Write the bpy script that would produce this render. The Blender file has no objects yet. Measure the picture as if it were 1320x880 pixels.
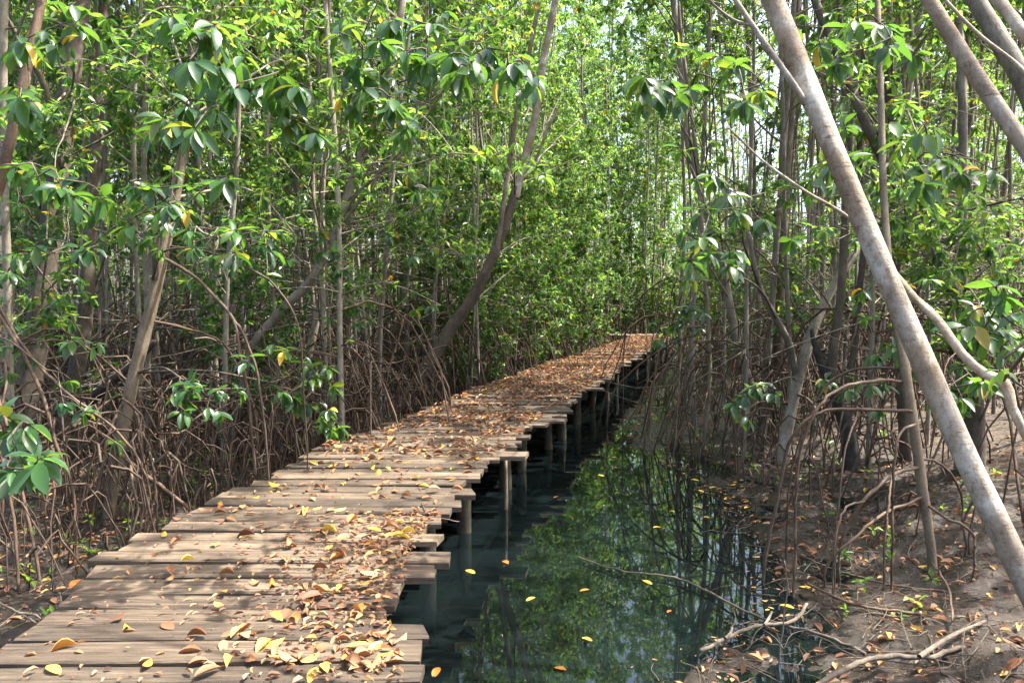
import bpy, math, random
import numpy as np
from mathutils import Matrix, Vector

# ------------------------------------------------------------------ camera, world, sun, exposure
scene = bpy.context.scene
col = scene.collection
R = math.radians
CAM_H, FPX = 2.1, 953.0
PITCH = math.atan(56 / FPX)
cam_d = bpy.data.cameras.new('camera')
cam = bpy.data.objects.new('camera', cam_d)
col.objects.link(cam)
cam.location = (0, 0, CAM_H)
cam.rotation_euler = (math.pi / 2 - PITCH, 0, 0)
cam_d.sensor_width = 36
cam_d.lens = 36 * FPX / 1320
cam_d.clip_start = .05
cam_d.clip_end = 2000
scene.camera = cam

SUN_AZ, SUN_EL = R(84), R(61)          # azimuth from +Y towards +X
world = bpy.data.worlds.new('World')
scene.world = world
world.use_nodes = True
wn = world.node_tree
sky = wn.nodes.new('ShaderNodeTexSky')
sky.sky_type = 'NISHITA'
sky.sun_disc = False
sky.sun_elevation = SUN_EL
sky.sun_rotation = SUN_AZ
sky.dust_density = 5.0
sky.air_density = .8
sky.ozone_density = .6
wn.nodes['Background'].inputs['Strength'].default_value = .15
wn.links.new(sky.outputs[0], wn.nodes['Background'].inputs['Color'])
SUN = np.array([math.cos(SUN_EL) * math.sin(SUN_AZ), math.cos(SUN_EL) * math.cos(SUN_AZ), math.sin(SUN_EL)])
sl = bpy.data.lights.new('sun', 'SUN')
sl.energy = 3.7
sl.angle = R(.53)
sl.color = (1, .95, .86)
so = bpy.data.objects.new('sun', sl)
col.objects.link(so)
so.rotation_euler = Vector(SUN).to_track_quat('Z', 'Y').to_euler()
so.location = (10, 5, 30)
vs = scene.view_settings
vs.view_transform = 'Standard'
vs.look = 'None'
vs.exposure = 2.3
vs.gamma = 1
vs.use_curve_mapping = False
cy = scene.cycles
cy.max_bounces = 8
cy.diffuse_bounces = 4
cy.glossy_bounces = 3
cy.transmission_bounces = 4
cy.transparent_max_bounces = 8
cy.caustics_reflective = False
cy.caustics_refractive = False
cy.sample_clamp_indirect = 8
cy.use_denoising = True
cy.denoiser = 'OPENIMAGEDENOISE'
cy.use_adaptive_sampling = True
cy.adaptive_threshold = .015

rng = np.random.default_rng(7)
rnd = random.Random(11)
CP, SP = math.cos(PITCH), math.sin(PITCH)


def at(px, py, d):
    """point of the place seen towards a photo pixel at distance d along the view's ground direction"""
    a, b = (px - 660) / FPX, (440 - py) / FPX
    v = np.array([a, CP + b * SP, -SP + b * CP])
    return np.array([0, 0, CAM_H]) + v * (d / v[1])


# ------------------------------------------------------------------ materials
def mat(name):
    m = bpy.data.materials.new(name)
    m.use_nodes = True
    n = m.node_tree.nodes
    return m, n, m.node_tree.links, n['Principled BSDF']


def ramp(n, stops, interp='LINEAR'):
    r = n.new('ShaderNodeValToRGB')
    r.color_ramp.interpolation = interp
    e = r.color_ramp.elements
    while len(e) < len(stops):
        e.new(.5)
    for k, (p, c) in enumerate(stops):
        e[k].position = p
        e[k].color = (*c, 1)
    return r


def noise(n, l, scale, detail=4, rough=.55, vec=None, stretch=None):
    t = n.new('ShaderNodeTexNoise')
    t.inputs['Scale'].default_value = scale
    t.inputs['Detail'].default_value = detail
    t.inputs['Roughness'].default_value = rough
    if vec is not None:
        if stretch:
            mp = n.new('ShaderNodeMapping')
            mp.inputs['Scale'].default_value = stretch
            l.new(vec, mp.inputs[0])
            vec = mp.outputs[0]
        l.new(vec, t.inputs['Vector'])
    return t


def leaf_material(name, stops, tstops, trans=.45, rough=.36, spec=.5):
    m, n, l, b = mat(name)
    g = n.new('ShaderNodeNewGeometry')
    oi = n.new('ShaderNodeObjectInfo')
    ad = n.new('ShaderNodeMath'); ad.operation = 'ADD'
    l.new(g.outputs['Random Per Island'], ad.inputs[0]); l.new(oi.outputs['Random'], ad.inputs[1])
    fr = n.new('ShaderNodeMath'); fr.operation = 'FRACT'
    l.new(ad.outputs[0], fr.inputs[0])
    r1, r2 = ramp(n, stops), ramp(n, tstops)
    l.new(fr.outputs[0], r1.inputs[0]); l.new(fr.outputs[0], r2.inputs[0])
    tc = n.new('ShaderNodeTexCoord')
    nz = noise(n, l, 18, 3, .6, tc.outputs['Object'])
    hv = n.new('ShaderNodeHueSaturation')
    mr = n.new('ShaderNodeMapRange')
    mr.inputs['To Min'].default_value = .7; mr.inputs['To Max'].default_value = 1.3
    l.new(nz.outputs[0], mr.inputs[0]); l.new(mr.outputs[0], hv.inputs['Value'])
    l.new(r1.outputs[0], hv.inputs['Color'])
    l.new(hv.outputs[0], b.inputs['Base Color'])
    b.inputs['Roughness'].default_value = rough
    b.inputs['Specular IOR Level'].default_value = spec
    tr = n.new('ShaderNodeBsdfTranslucent')
    l.new(r2.outputs[0], tr.inputs['Color'])
    mx = n.new('ShaderNodeMixShader')
    mx.inputs[0].default_value = trans
    l.new(b.outputs[0], mx.inputs[1]); l.new(tr.outputs[0], mx.inputs[2])
    l.new(mx.outputs[0], n['Material Output'].inputs['Surface'])
    return m


def bark_material(name, dark, light, patch, scale=9, patch_amt=.35, bump=.25, rough=.85):
    m, n, l, b = mat(name)
    tc = n.new('ShaderNodeTexCoord')
    oi = n.new('ShaderNodeObjectInfo')
    va = n.new('ShaderNodeVectorMath'); va.operation = 'ADD'
    l.new(tc.outputs['Object'], va.inputs[0]); l.new(oi.outputs['Location'], va.inputs[1])
    v = va.outputs[0]
    n1 = noise(n, l, scale, 6, .65, v, (1, 1, .45))
    n2 = noise(n, l, scale * .55, 4, .6, v)
    n3 = noise(n, l, scale * 7, 5, .7, v, (1, 1, .6))
    r = ramp(n, [(.3, dark), (.62, light)])
    l.new(n1.outputs[0], r.inputs[0])
    rp = ramp(n, [(.52, (0, 0, 0)), (.66, (1, 1, 1))])
    l.new(n2.outputs[0], rp.inputs[0])
    sc = n.new('ShaderNodeMath'); sc.operation = 'MULTIPLY'; sc.inputs[1].default_value = patch_amt
    l.new(rp.outputs[0], sc.inputs[0])
    mx = n.new('ShaderNodeMix'); mx.data_type = 'RGBA'
    l.new(sc.outputs[0], mx.inputs['Factor']); l.new(r.outputs[0], mx.inputs['A'])
    mx.inputs['B'].default_value = (*patch, 1)
    # fine fissures
    r3 = ramp(n, [(.33, (.45, .42, .4)), (.5, (1, 1, 1))])
    l.new(n3.outputs[0], r3.inputs[0])
    mu = n.new('ShaderNodeMix'); mu.data_type = 'RGBA'; mu.blend_type = 'MULTIPLY'
    mu.inputs['Factor'].default_value = .75
    l.new(mx.outputs['Result'], mu.inputs['A']); l.new(r3.outputs[0], mu.inputs['B'])
    hv = n.new('ShaderNodeHueSaturation')
    mr = n.new('ShaderNodeMapRange'); mr.inputs['To Min'].default_value = .7; mr.inputs['To Max'].default_value = 1.25
    l.new(oi.outputs['Random'], mr.inputs[0]); l.new(mr.outputs[0], hv.inputs['Value'])
    l.new(mu.outputs['Result'], hv.inputs['Color']); l.new(hv.outputs[0], b.inputs['Base Color'])
    b.inputs['Roughness'].default_value = rough
    bp = n.new('ShaderNodeBump'); bp.inputs['Strength'].default_value = bump; bp.inputs['Distance'].default_value = .02
    l.new(n3.outputs[0], bp.inputs['Height']); l.new(bp.outputs[0], b.inputs['Normal'])
    return m


GREEN = [(0, (.018, .060, .022)), (.35, (.028, .090, .028)), (.7, (.044, .122, .028)), (.975, (.08, .17, .03)), (.988, (.30, .22, .03)), (1, (.28, .16, .03))]
GTR = [(0, (.10, .25, .04)), (.4, (.19, .38, .055)), (.75, (.32, .52, .07)), (.975, (.48, .66, .09)), (.988, (.7, .48, .03)), (1, (.6, .3, .03))]
M = {}
M['leaf'] = leaf_material('mangrove_leaf', GREEN, GTR, .5, .34, .55)
M['near_leaf'] = leaf_material('glossy_near_leaf', [(0, (.020, .058, .028)), (.5, (.030, .085, .032)), (.9, (.05, .12, .03)), (.992, (.06, .13, .03)), (1, (.35, .22, .03))],
                               [(0, (.10, .24, .03)), (.8, (.2, .4, .04)), (1, (.4, .45, .04))], .38, .30, .6)
M['bright_leaf'] = leaf_material('young_leaf', [(0, (.08, .18, .03)), (1, (.14, .26, .035))], [(0, (.25, .5, .04)), (1, (.4, .62, .05))], .5)
M['dry_leaf'] = leaf_material('dry_leaf', [(0, (.085, .042, .028)), (.2, (.16, .078, .048)), (.42, (.25, .125, .075)), (.6, (.34, .20, .12)), (.76, (.33, .13, .055)), (.85, (.42, .235, .115)), (.94, (.50, .31, .09)), (1, (.36, .22, .13))],
                              [(0, (.2, .08, .03)), (.7, (.4, .18, .05)), (1, (.6, .35, .05))], .08, .65, .3)
M['brown_leaf'] = leaf_material('brown_leaf', [(0, (.11, .05, .028)), (.5, (.23, .11, .055)), (1, (.35, .20, .105))], [(0, (.2, .08, .03)), (1, (.4, .18, .05))], .08, .6, .3)
M['orange_leaf'] = leaf_material('orange_leaf', [(0, (.38, .12, .035)), (1, (.50, .22, .05))], [(0, (.4, .15, .03)), (1, (.5, .25, .05))], .12, .5, .35)
M['yellow_leaf'] = leaf_material('yellow_leaf', [(0, (.60, .38, .06)), (.6, (.66, .46, .08)), (1, (.6, .42, .14))], [(0, (.6, .4, .05)), (1, (.7, .5, .05))], .15, .45, .35)
M['pale_bark'] = bark_material('pale_bark', (.20, .15, .105), (.42, .365, .295), (.64, .61, .55), 7, .75, .35)
def pale_bark():
    m = M['pale_bark']; n = m.node_tree.nodes; l = m.node_tree.links; b = n['Principled BSDF']
    src = b.inputs['Base Color'].links[0].from_socket
    tc = n.new('ShaderNodeTexCoord'); v = tc.outputs['Object']
    st = noise(n, l, 2.6, 6, .7, v, (1, 1, .5))
    rs_ = ramp(n, [(.44, (0, 0, 0)), (.56, (1, 1, 1))]); l.new(st.outputs[0], rs_.inputs[0])
    mx = n.new('ShaderNodeMix'); mx.data_type = 'RGBA'; mx.blend_type = 'MULTIPLY'; mx.inputs['B'].default_value = (.70, .60, .49, 1)
    sc = n.new('ShaderNodeMath'); sc.operation = 'MULTIPLY'; sc.inputs[1].default_value = .85
    l.new(rs_.outputs[0], sc.inputs[0]); l.new(sc.outputs[0], mx.inputs['Factor']); l.new(src, mx.inputs['A'])
    rings = noise(n, l, 7, 6, .75, v, (.9, .9, 5.5))          # thin scars that run round the stem
    rr = ramp(n, [(.34, (.28, .22, .18)), (.41, (1, 1, 1))]); l.new(rings.outputs[0], rr.inputs[0])
    m2 = n.new('ShaderNodeMix'); m2.data_type = 'RGBA'; m2.blend_type = 'MULTIPLY'; m2.inputs['Factor'].default_value = .8
    l.new(mx.outputs['Result'], m2.inputs['A']); l.new(rr.outputs[0], m2.inputs['B'])
    li = noise(n, l, 11, 3, .5, v); rl = ramp(n, [(.66, (0, 0, 0)), (.72, (1, 1, 1))]); l.new(li.outputs[0], rl.inputs[0])
    m3 = n.new('ShaderNodeMix'); m3.data_type = 'RGBA'; m3.inputs['B'].default_value = (.42, .26, .10, 1)
    s3 = n.new('ShaderNodeMath'); s3.operation = 'MULTIPLY'; s3.inputs[1].default_value = .45
    l.new(rl.outputs[0], s3.inputs[0]); l.new(s3.outputs[0], m3.inputs['Factor']); l.new(m2.outputs['Result'], m3.inputs['A'])
    l.new(m3.outputs['Result'], b.inputs['Base Color'])
    bp = n.new('ShaderNodeBump'); bp.inputs['Strength'].default_value = .5; bp.inputs['Distance'].default_value = .012
    l.new(rings.outputs[0], bp.inputs['Height']); l.new(b.inputs['Normal'].links[0].from_socket, bp.inputs['Normal'])
    l.new(bp.outputs[0], b.inputs['Normal'])


pale_bark()
M['grey_bark'] = bark_material('grey_bark', (.125, .102, .074), (.27, .232, .178), (.40, .37, .31), 9, .5)
M['brown_bark'] = bark_material('brown_bark', (.045, .034, .025), (.115, .088, .062), (.19, .165, .13), 9, .4, .5)
M['tan_bark'] = bark_material('tan_bark', (.105, .078, .05), (.215, .165, .11), (.29, .25, .195), 10, .4, .35)
M['root'] = bark_material('root_bark', (.045, .026, .016), (.118, .07, .042), (.18, .14, .10), 10, .4, .4, .75)
M['char'] = bark_material('charred_bark', (.018, .015, .013), (.05, .042, .035), (.10, .09, .08), 14, .4, .6)
M['twig'] = bark_material('dead_twig', (.07, .052, .037), (.175, .14, .105), (.26, .22, .18), 14, .4, .45)


def wood_material():
    m, n, l, b = mat('weathered_plank')
    tc = n.new('ShaderNodeTexCoord'); oi = n.new('ShaderNodeObjectInfo')
    mp = n.new('ShaderNodeVectorMath'); mp.operation = 'MULTIPLY_ADD'
    mp.inputs[1].default_value = (1, 1, 1)
    l.new(tc.outputs['Object'], mp.inputs[0])
    sc = n.new('ShaderNodeVectorMath'); sc.operation = 'SCALE'; sc.inputs['Scale'].default_value = 7.3
    l.new(oi.outputs['Location'], sc.inputs[0]); l.new(sc.outputs[0], mp.inputs[2])
    v = mp.outputs[0]
    grain = noise(n, l, 14, 6, .7, v, (.12, 3.2, 3.2))
    blot = noise(n, l, 2.2, 5, .6, v, (.6, 1.6, 1))
    fine = noise(n, l, 60, 5, .7, v, (.10, 2.5, 2.5))
    dirt = noise(n, l, 5, 6, .7, v)
    r = ramp(n, [(.30, (.040, .026, .017)), (.42, (.105, .073, .048)), (.56, (.195, .145, .097)), (.72, (.30, .24, .172))])
    l.new(grain.outputs[0], r.inputs[0])
    rb = ramp(n, [(.34, (.30, .25, .22)), (.60, (1, .98, .96))])
    l.new(blot.outputs[0], rb.inputs[0])
    mu = n.new('ShaderNodeMix'); mu.data_type = 'RGBA'; mu.blend_type = 'MULTIPLY'; mu.inputs['Factor'].default_value = .85
    l.new(r.outputs[0], mu.inputs['A']); l.new(rb.outputs[0], mu.inputs['B'])
    rf = ramp(n, [(.40, (.22, .19, .17)), (.50, (1, 1, 1))])
    l.new(fine.outputs[0], rf.inputs[0])
    mf = n.new('ShaderNodeMix'); mf.data_type = 'RGBA'; mf.blend_type = 'MULTIPLY'; mf.inputs['Factor'].default_value = .8
    l.new(mu.outputs['Result'], mf.inputs['A']); l.new(rf.outputs[0], mf.inputs['B'])
    rd = ramp(n, [(.50, (0, 0, 0)), (.68, (1, 1, 1))])
    l.new(dirt.outputs[0], rd.inputs[0])
    md = n.new('ShaderNodeMix'); md.data_type = 'RGBA'
    l.new(rd.outputs[0], md.inputs['Factor']); l.new(mf.outputs['Result'], md.inputs['A'])
    md.inputs['B'].default_value = (.095, .070, .046, 1)
    hv = n.new('ShaderNodeHueSaturation')
    mr = n.new('ShaderNodeMapRange'); mr.inputs['To Min'].default_value = .5; mr.inputs['To Max'].default_value = 1.25
    l.new(oi.outputs['Random'], mr.inputs[0]); l.new(mr.outputs[0], hv.inputs['Value'])
    l.new(md.outputs['Result'], hv.inputs['Color']); l.new(hv.outputs[0], b.inputs['Base Color'])
    b.inputs['Roughness'].default_value = .8
    bp = n.new('ShaderNodeBump'); bp.inputs['Strength'].default_value = .5; bp.inputs['Distance'].default_value = .008
    l.new(fine.outputs[0], bp.inputs['Height'])
    bp2 = n.new('ShaderNodeBump'); bp2.inputs['Strength'].default_value = .5; bp2.inputs['Distance'].default_value = .012
    l.new(grain.outputs[0], bp2.inputs['Height']); l.new(bp.outputs[0], bp2.inputs['Normal'])
    l.new(bp2.outputs[0], b.inputs['Normal'])
    return m


M['wood'] = wood_material()
M['post'] = bark_material('wet_post', (.02, .017, .011), (.062, .051, .032), (.05, .065, .025), 8, .5, .5)


def mud_material():
    m, n, l, b = mat('mud')
    tc = n.new('ShaderNodeTexCoord'); v = tc.outputs['Object']
    n1 = noise(n, l, 1.1, 6, .65, v); n2 = noise(n, l, 11, 8, .72, v); n3 = noise(n, l, 60, 6, .7, v)
    r = ramp(n, [(.3, (.034, .024, .017)), (.5, (.08, .058, .041)), (.68, (.128, .096, .069))])
    mm = n.new('ShaderNodeMath'); mm.operation = 'ADD'
    h1 = n.new('ShaderNodeMath'); h1.operation = 'MULTIPLY'; h1.inputs[1].default_value = .5
    h2 = n.new('ShaderNodeMath'); h2.operation = 'MULTIPLY'; h2.inputs[1].default_value = .5
    l.new(n1.outputs[0], h1.inputs[0]); l.new(n2.outputs[0], h2.inputs[0])
    l.new(h1.outputs[0], mm.inputs[0]); l.new(h2.outputs[0], mm.inputs[1]); l.new(mm.outputs[0], r.inputs[0])
    # soaked mud close to the water level is dark and shiny
    sx = n.new('ShaderNodeSeparateXYZ'); l.new(v, sx.inputs[0])
    a2 = n.new('ShaderNodeMath'); a2.operation = 'MULTIPLY_ADD'; a2.inputs[1].default_value = .12
    l.new(n1.outputs[0], a2.inputs[0]); l.new(sx.outputs['Z'], a2.inputs[2])
    wet = n.new('ShaderNodeMapRange')
    wet.inputs['From Min'].default_value = .15; wet.inputs['From Max'].default_value = .34
    l.new(a2.outputs[0], wet.inputs[0])
    mx = n.new('ShaderNodeMix'); mx.data_type = 'RGBA'
    l.new(wet.outputs[0], mx.inputs['Factor'])
    mul = n.new('ShaderNodeMix'); mul.data_type = 'RGBA'; mul.blend_type = 'MULTIPLY'; mul.inputs['Factor'].default_value = 1
    l.new(r.outputs[0], mul.inputs['A']); mul.inputs['B'].default_value = (.28, .26, .25, 1)
    l.new(mul.outputs['Result'], mx.inputs['A']); l.new(r.outputs[0], mx.inputs['B'])
    l.new(mx.outputs['Result'], b.inputs['Base Color'])
    rr = n.new('ShaderNodeMapRange'); rr.inputs['To Min'].default_value = .22; rr.inputs['To Max'].default_value = .85
    l.new(wet.outputs[0], rr.inputs[0]); l.new(rr.outputs[0], b.inputs['Roughness'])
    bp = n.new('ShaderNodeBump'); bp.inputs['Strength'].default_value = .8; bp.inputs['Distance'].default_value = .05
    l.new(n2.outputs[0], bp.inputs['Height'])
    bp2 = n.new('ShaderNodeBump'); bp2.inputs['Strength'].default_value = .6; bp2.inputs['Distance'].default_value = .012
    l.new(n3.outputs[0], bp2.inputs['Height']); l.new(bp.outputs[0], bp2.inputs['Normal'])
    l.new(bp2.outputs[0], b.inputs['Normal'])
    return m


def water_material():
    m, n, l, b = mat('murky_water')
    tc = n.new('ShaderNodeTexCoord')
    nz = noise(n, l, 1.6, 2, .5, tc.outputs['Object'], (1, .7, 1))
    bp = n.new('ShaderNodeBump'); bp.inputs['Strength'].default_value = .03; bp.inputs['Distance'].default_value = .03
    l.new(nz.outputs[0], bp.inputs['Height'])
    gl = n.new('ShaderNodeBsdfGlossy'); gl.inputs['Roughness'].default_value = .015
    gl.inputs['Color'].default_value = (.95, 1, .98, 1)
    l.new(bp.outputs[0], gl.inputs['Normal'])
    df = n.new('ShaderNodeBsdfDiffuse'); df.inputs['Color'].default_value = (.0065, .0115, .012, 1)
    tp = n.new('ShaderNodeBsdfTransparent'); tp.inputs['Color'].default_value = (.30, .38, .34, 1)
    body = n.new('ShaderNodeMixShader'); body.inputs[0].default_value = .55
    l.new(tp.outputs[0], body.inputs[1]); l.new(df.outputs[0], body.inputs[2])
    fr = n.new('ShaderNodeFresnel'); fr.inputs['IOR'].default_value = 1.48
    l.new(bp.outputs[0], fr.inputs['Normal'])
    mx = n.new('ShaderNodeMixShader')
    l.new(fr.outputs[0], mx.inputs[0]); l.new(body.outputs[0], mx.inputs[1]); l.new(gl.outputs[0], mx.inputs[2])
    l.new(mx.outputs[0], n['Material Output'].inputs['Surface'])
    return m


M['mud'] = mud_material()
M['water'] = water_material()
m_, n_, l_, b_ = mat('pale_stone')
tc_ = n_.new('ShaderNodeTexCoord'); nz_ = noise(n_, l_, 24, 6, .7, tc_.outputs['Object'])
r_ = ramp(n_, [(.35, (.14, .14, .09)), (.6, (.34, .31, .22)), (.75, (.45, .42, .32))])
l_.new(nz_.outputs[0], r_.inputs[0]); l_.new(r_.outputs[0], b_.inputs['Base Color']); b_.inputs['Roughness'].default_value = .9
M['stone'] = m_


# ------------------------------------------------------------------ mesh helpers
class Buf:
    def __init__(self):
        self.v, self.f, self.n = [], [], 0

    def add(self, V, *faces):
        V = np.asarray(V, float)
        for F in faces:
            F = np.asarray(F, np.int64)
            if len(F):
                self.f.append(F + self.n)
        self.v.append(V)
        self.n += len(V)
        return self

    def mesh(self, name, material, off=None, smooth=True):
        V = np.concatenate(self.v)
        if off is not None:
            V = V - np.asarray(off)
        me = bpy.data.meshes.new(name)
        me.vertices.add(len(V)); me.vertices.foreach_set('co', V.astype(np.float32).ravel())
        loops = np.concatenate([f.ravel() for f in self.f])
        counts = np.concatenate([np.full(len(f), f.shape[1]) for f in self.f])
        starts = np.concatenate([[0], np.cumsum(counts)[:-1]])
        me.loops.add(len(loops)); me.loops.foreach_set('vertex_index', loops.astype(np.int32))
        me.polygons.add(len(counts)); me.polygons.foreach_set('loop_start', starts.astype(np.int32))
        me.polygons.foreach_set('use_smooth', np.full(len(counts), smooth))
        me.update(calc_edges=True)
        me.materials.append(material)
        return me


def smooth_path(P, n):
    P = np.asarray(P, float)
    if len(P) < 3:
        t = np.linspace(0, 1, n)[:, None]
        return P[0] * (1 - t) + P[-1] * t
    Q = np.vstack([2 * P[0] - P[1], P, 2 * P[-1] - P[-2]])
    s = np.linspace(0, len(P) - 1 - 1e-6, n)
    i = s.astype(int); u = (s - i)[:, None]
    a, b, c, d = Q[i], Q[i + 1], Q[i + 2], Q[i + 3]
    return .5 * (2 * b + (c - a) * u + (2 * a - 5 * b + 4 * c - d) * u ** 2 + (3 * b - 3 * c + d - a) * u ** 3)


def tube(buf, P, rad, sides=6, lump=0., cap0=False):
    P = np.asarray(P, float); n = len(P)
    rad = np.broadcast_to(np.asarray(rad, float), (n,))
    T = np.gradient(P, axis=0); T /= np.linalg.norm(T, axis=1)[:, None] + 1e-9
    ref = np.array([0, 0, 1.]) if abs(T[:, 2].mean()) < .8 else np.array([0, 1., 0])
    A = np.cross(T, ref); A /= np.linalg.norm(A, axis=1)[:, None] + 1e-9
    B = np.cross(T, A)
    th = np.linspace(0, 2 * math.pi, sides, endpoint=False)
    rr = rad[:, None] * (1 + lump * rng.normal(size=(n, sides)))
    ring = P[:, None] + rr[..., None] * (np.cos(th)[None, :, None] * A[:, None] + np.sin(th)[None, :, None] * B[:, None])
    V = np.vstack([ring.reshape(-1, 3), P[-1] + T[-1] * rad[-1] * .6, P[0] - T[0] * rad[0] * .3])
    i, j = np.meshgrid(np.arange(n - 1), np.arange(sides), indexing='ij')
    k = (j + 1) % sides
    Q = np.stack([i * sides + j, i * sides + k, (i + 1) * sides + k, (i + 1) * sides + j], -1).reshape(-1, 4)
    jj = np.arange(sides); kk = (jj + 1) % sides
    t1 = np.stack([(n - 1) * sides + jj, (n - 1) * sides + kk, np.full(sides, n * sides)], -1)
    t0 = np.stack([kk, jj, np.full(sides, n * sides + 1)], -1)
    buf.add(V, Q, np.vstack([t1, t0]) if cap0 else t1)


LOW = np.array([(0, 0, 0), (.32, .5, .07), (.74, .40, .0), (1, 0, -.14), (.74, -.40, .0), (.32, -.5, .07)])
LOWF = np.array([(0, 3, 2, 1), (0, 5, 4, 3)])


def leaf_hi(droop=.25, fold=.14, curl=0.):
    st = [(.0, .03), (.14, .26), (.33, .46), (.55, .50), (.76, .38), (.91, .19), (1.0, .015)]
    V = []
    for t, w in st:
        z = -droop * t * t + curl * math.sin(t * 3)
        V += [(t, w, z + fold * w), (t, 0, z), (t, -w, z + fold * w)]
    F = []
    for i in range(6):
        a = i * 3
        F += [(a, a + 1, a + 4, a + 3), (a + 1, a + 2, a + 5, a + 4)]
    return np.array(V), np.array(F)


def leaves(buf, P, D, N, L, W, tpl=LOW, F=LOWF):
    """many leaves at once: base P, along D, upper side N"""
    P, D, N = map(np.asarray, (P, D, N))
    D = D / (np.linalg.norm(D, axis=1)[:, None] + 1e-9)
    B = np.cross(N, D); B /= np.linalg.norm(B, axis=1)[:, None] + 1e-9
    N = np.cross(D, B)
    k = len(tpl)
    V = (P[:, None] + (tpl[None, :, 0] * L[:, None])[..., None] * D[:, None]
         + (tpl[None, :, 1] * W[:, None])[..., None] * B[:, None]
         + (tpl[None, :, 2] * L[:, None])[..., None] * N[:, None])
    Fs = (F[None] + (np.arange(len(P)) * k)[:, None, None]).reshape(-1, F.shape[1])
    buf.add(V.reshape(-1, 3), Fs)


def rosette_frames(C, A, g, size=1., n=None, droop=None):
    """leaf frames of one rosette at twig tip C pointing along A"""
    n = n or int(g.integers(6, 10))
    A = A / (np.linalg.norm(A) + 1e-9)
    ref = np.array([1., 0, 0]) if abs(A[0]) < .7 else np.array([0, 1., 0])
    U = np.cross(A, ref); U /= np.linalg.norm(U); Vv = np.cross(A, U)
    th = g.uniform(0, 6.28) + np.arange(n) * 2.399 + g.normal(0, .2, n)
    el = np.linspace(-.2, 1.0, n) + g.normal(0, .18, n)
    out = np.cos(th)[:, None] * U + np.sin(th)[:, None] * Vv
    D = out * np.cos(el)[:, None] + A * np.sin(el)[:, None]
    dr = g.uniform(.25, 1.0) if droop is None else droop
    D[:, 2] -= dr
    D /= np.linalg.norm(D, axis=1)[:, None]
    N = A * .6 + np.array([0, 0, .6]) + out * .4 + g.normal(0, .2, (n, 3))
    L = size * g.uniform(.085, .135, n)
    P = C + D * .012 - A * (g.uniform(0, .05, n))[:, None]
    return P, D, N, L, L * g.uniform(.40, .5, n)


# ------------------------------------------------------------------ scene-object helpers
def put(o, parent=None):
    col.objects.link(o)
    if parent is not None:
        o.parent = parent
    return o


def tag(o, label=None, cat=None, group=None, kind=None):
    for k, v in (('label', label), ('category', cat), ('group', group), ('kind', kind)):
        if v:
            o[k] = v
    return o


def thing(name, loc, label, cat, group=None):
    o = bpy.data.objects.new(name, None)
    o.empty_display_size = .1
    o.location = loc
    return tag(put(o), label, cat, group)


def part(name, buf, material, parent, smooth=True, kind=None, origin=None, label=None):
    """mesh in world coordinates made a child of a thing (or of a part whose own origin is its thing's)"""
    base = origin if origin is not None else np.array(parent.location)
    o = bpy.data.objects.new(name, buf.mesh(name, material, base, smooth))
    return tag(put(o, parent), label=label, kind=kind)


def top(name, buf, material, label, cat, group=None, kind=None, smooth=True, loc=(0, 0, 0)):
    o = bpy.data.objects.new(name, buf.mesh(name, material, loc, smooth))
    o.location = loc
    return tag(put(o), label, cat, group, kind)


def frame_matrix(P, D, N, L, W):
    D = D / np.linalg.norm(D)
    B = np.cross(N, D); B /= np.linalg.norm(B) + 1e-9
    N = np.cross(D, B)
    return Matrix(((D[0] * L, B[0] * W, N[0] * L, P[0]), (D[1] * L, B[1] * W, N[1] * L, P[1]), (D[2] * L, B[2] * W, N[2] * L, P[2]), (0, 0, 0, 1)))


# ------------------------------------------------------------------ the lie of the land
LAT = rng.uniform(-1, 1, (256, 256))


def vnoise(x, y):
    i, j = np.floor(x).astype(int), np.floor(y).astype(int)
    u, v = x - i, y - j
    u, v = u * u * (3 - 2 * u), v * v * (3 - 2 * v)
    g = lambda a, b: LAT[a % 256, b % 256]
    return (g(i, j) * (1 - u) + g(i + 1, j) * u) * (1 - v) + (g(i, j + 1) * (1 - u) + g(i + 1, j + 1) * u) * v


DECK_Z = .6
DY = np.array([-3, 0, 2.8, 3.5, 4.4, 5.2, 6, 6.6, 7.3, 7.8, 8.8, 9.9, 11.9, 14.1, 16.9, 20, 26.3, 29.5])
DL = np.array([-2.1, -2.12, -2.2, -2.29, -2.36, -2.25, -2.08, -2.0, -1.93, -1.78, -1.40, -1.16, -.7, 0, .73, 1.83, 3.8, 4.75])
DR = np.array([-.4, -.4, -.41, -.58, -.58, -.45, -.33, -.22, -.02, .06, .28, .66, 1.16, 1.9, 2.6, 3.55, 5.5, 6.4])
SY = np.array([-5, 2, 3.0, 3.9, 4.3, 4.9, 5.9, 7.4, 9.0, 10.2, 11.5, 13, 15, 17, 21, 30, 60])
SX = np.array([.3, .45, .6, .92, 1.15, 1.75, 2.1, 2.2, 2.1, 1.7, 1.5, 1.95, 2.6, 3.1, 4.3, 7.0, 14])


def deck_l(y): return np.interp(y, DY, DL)
def deck_r(y): return np.interp(y, DY, DR)


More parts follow.
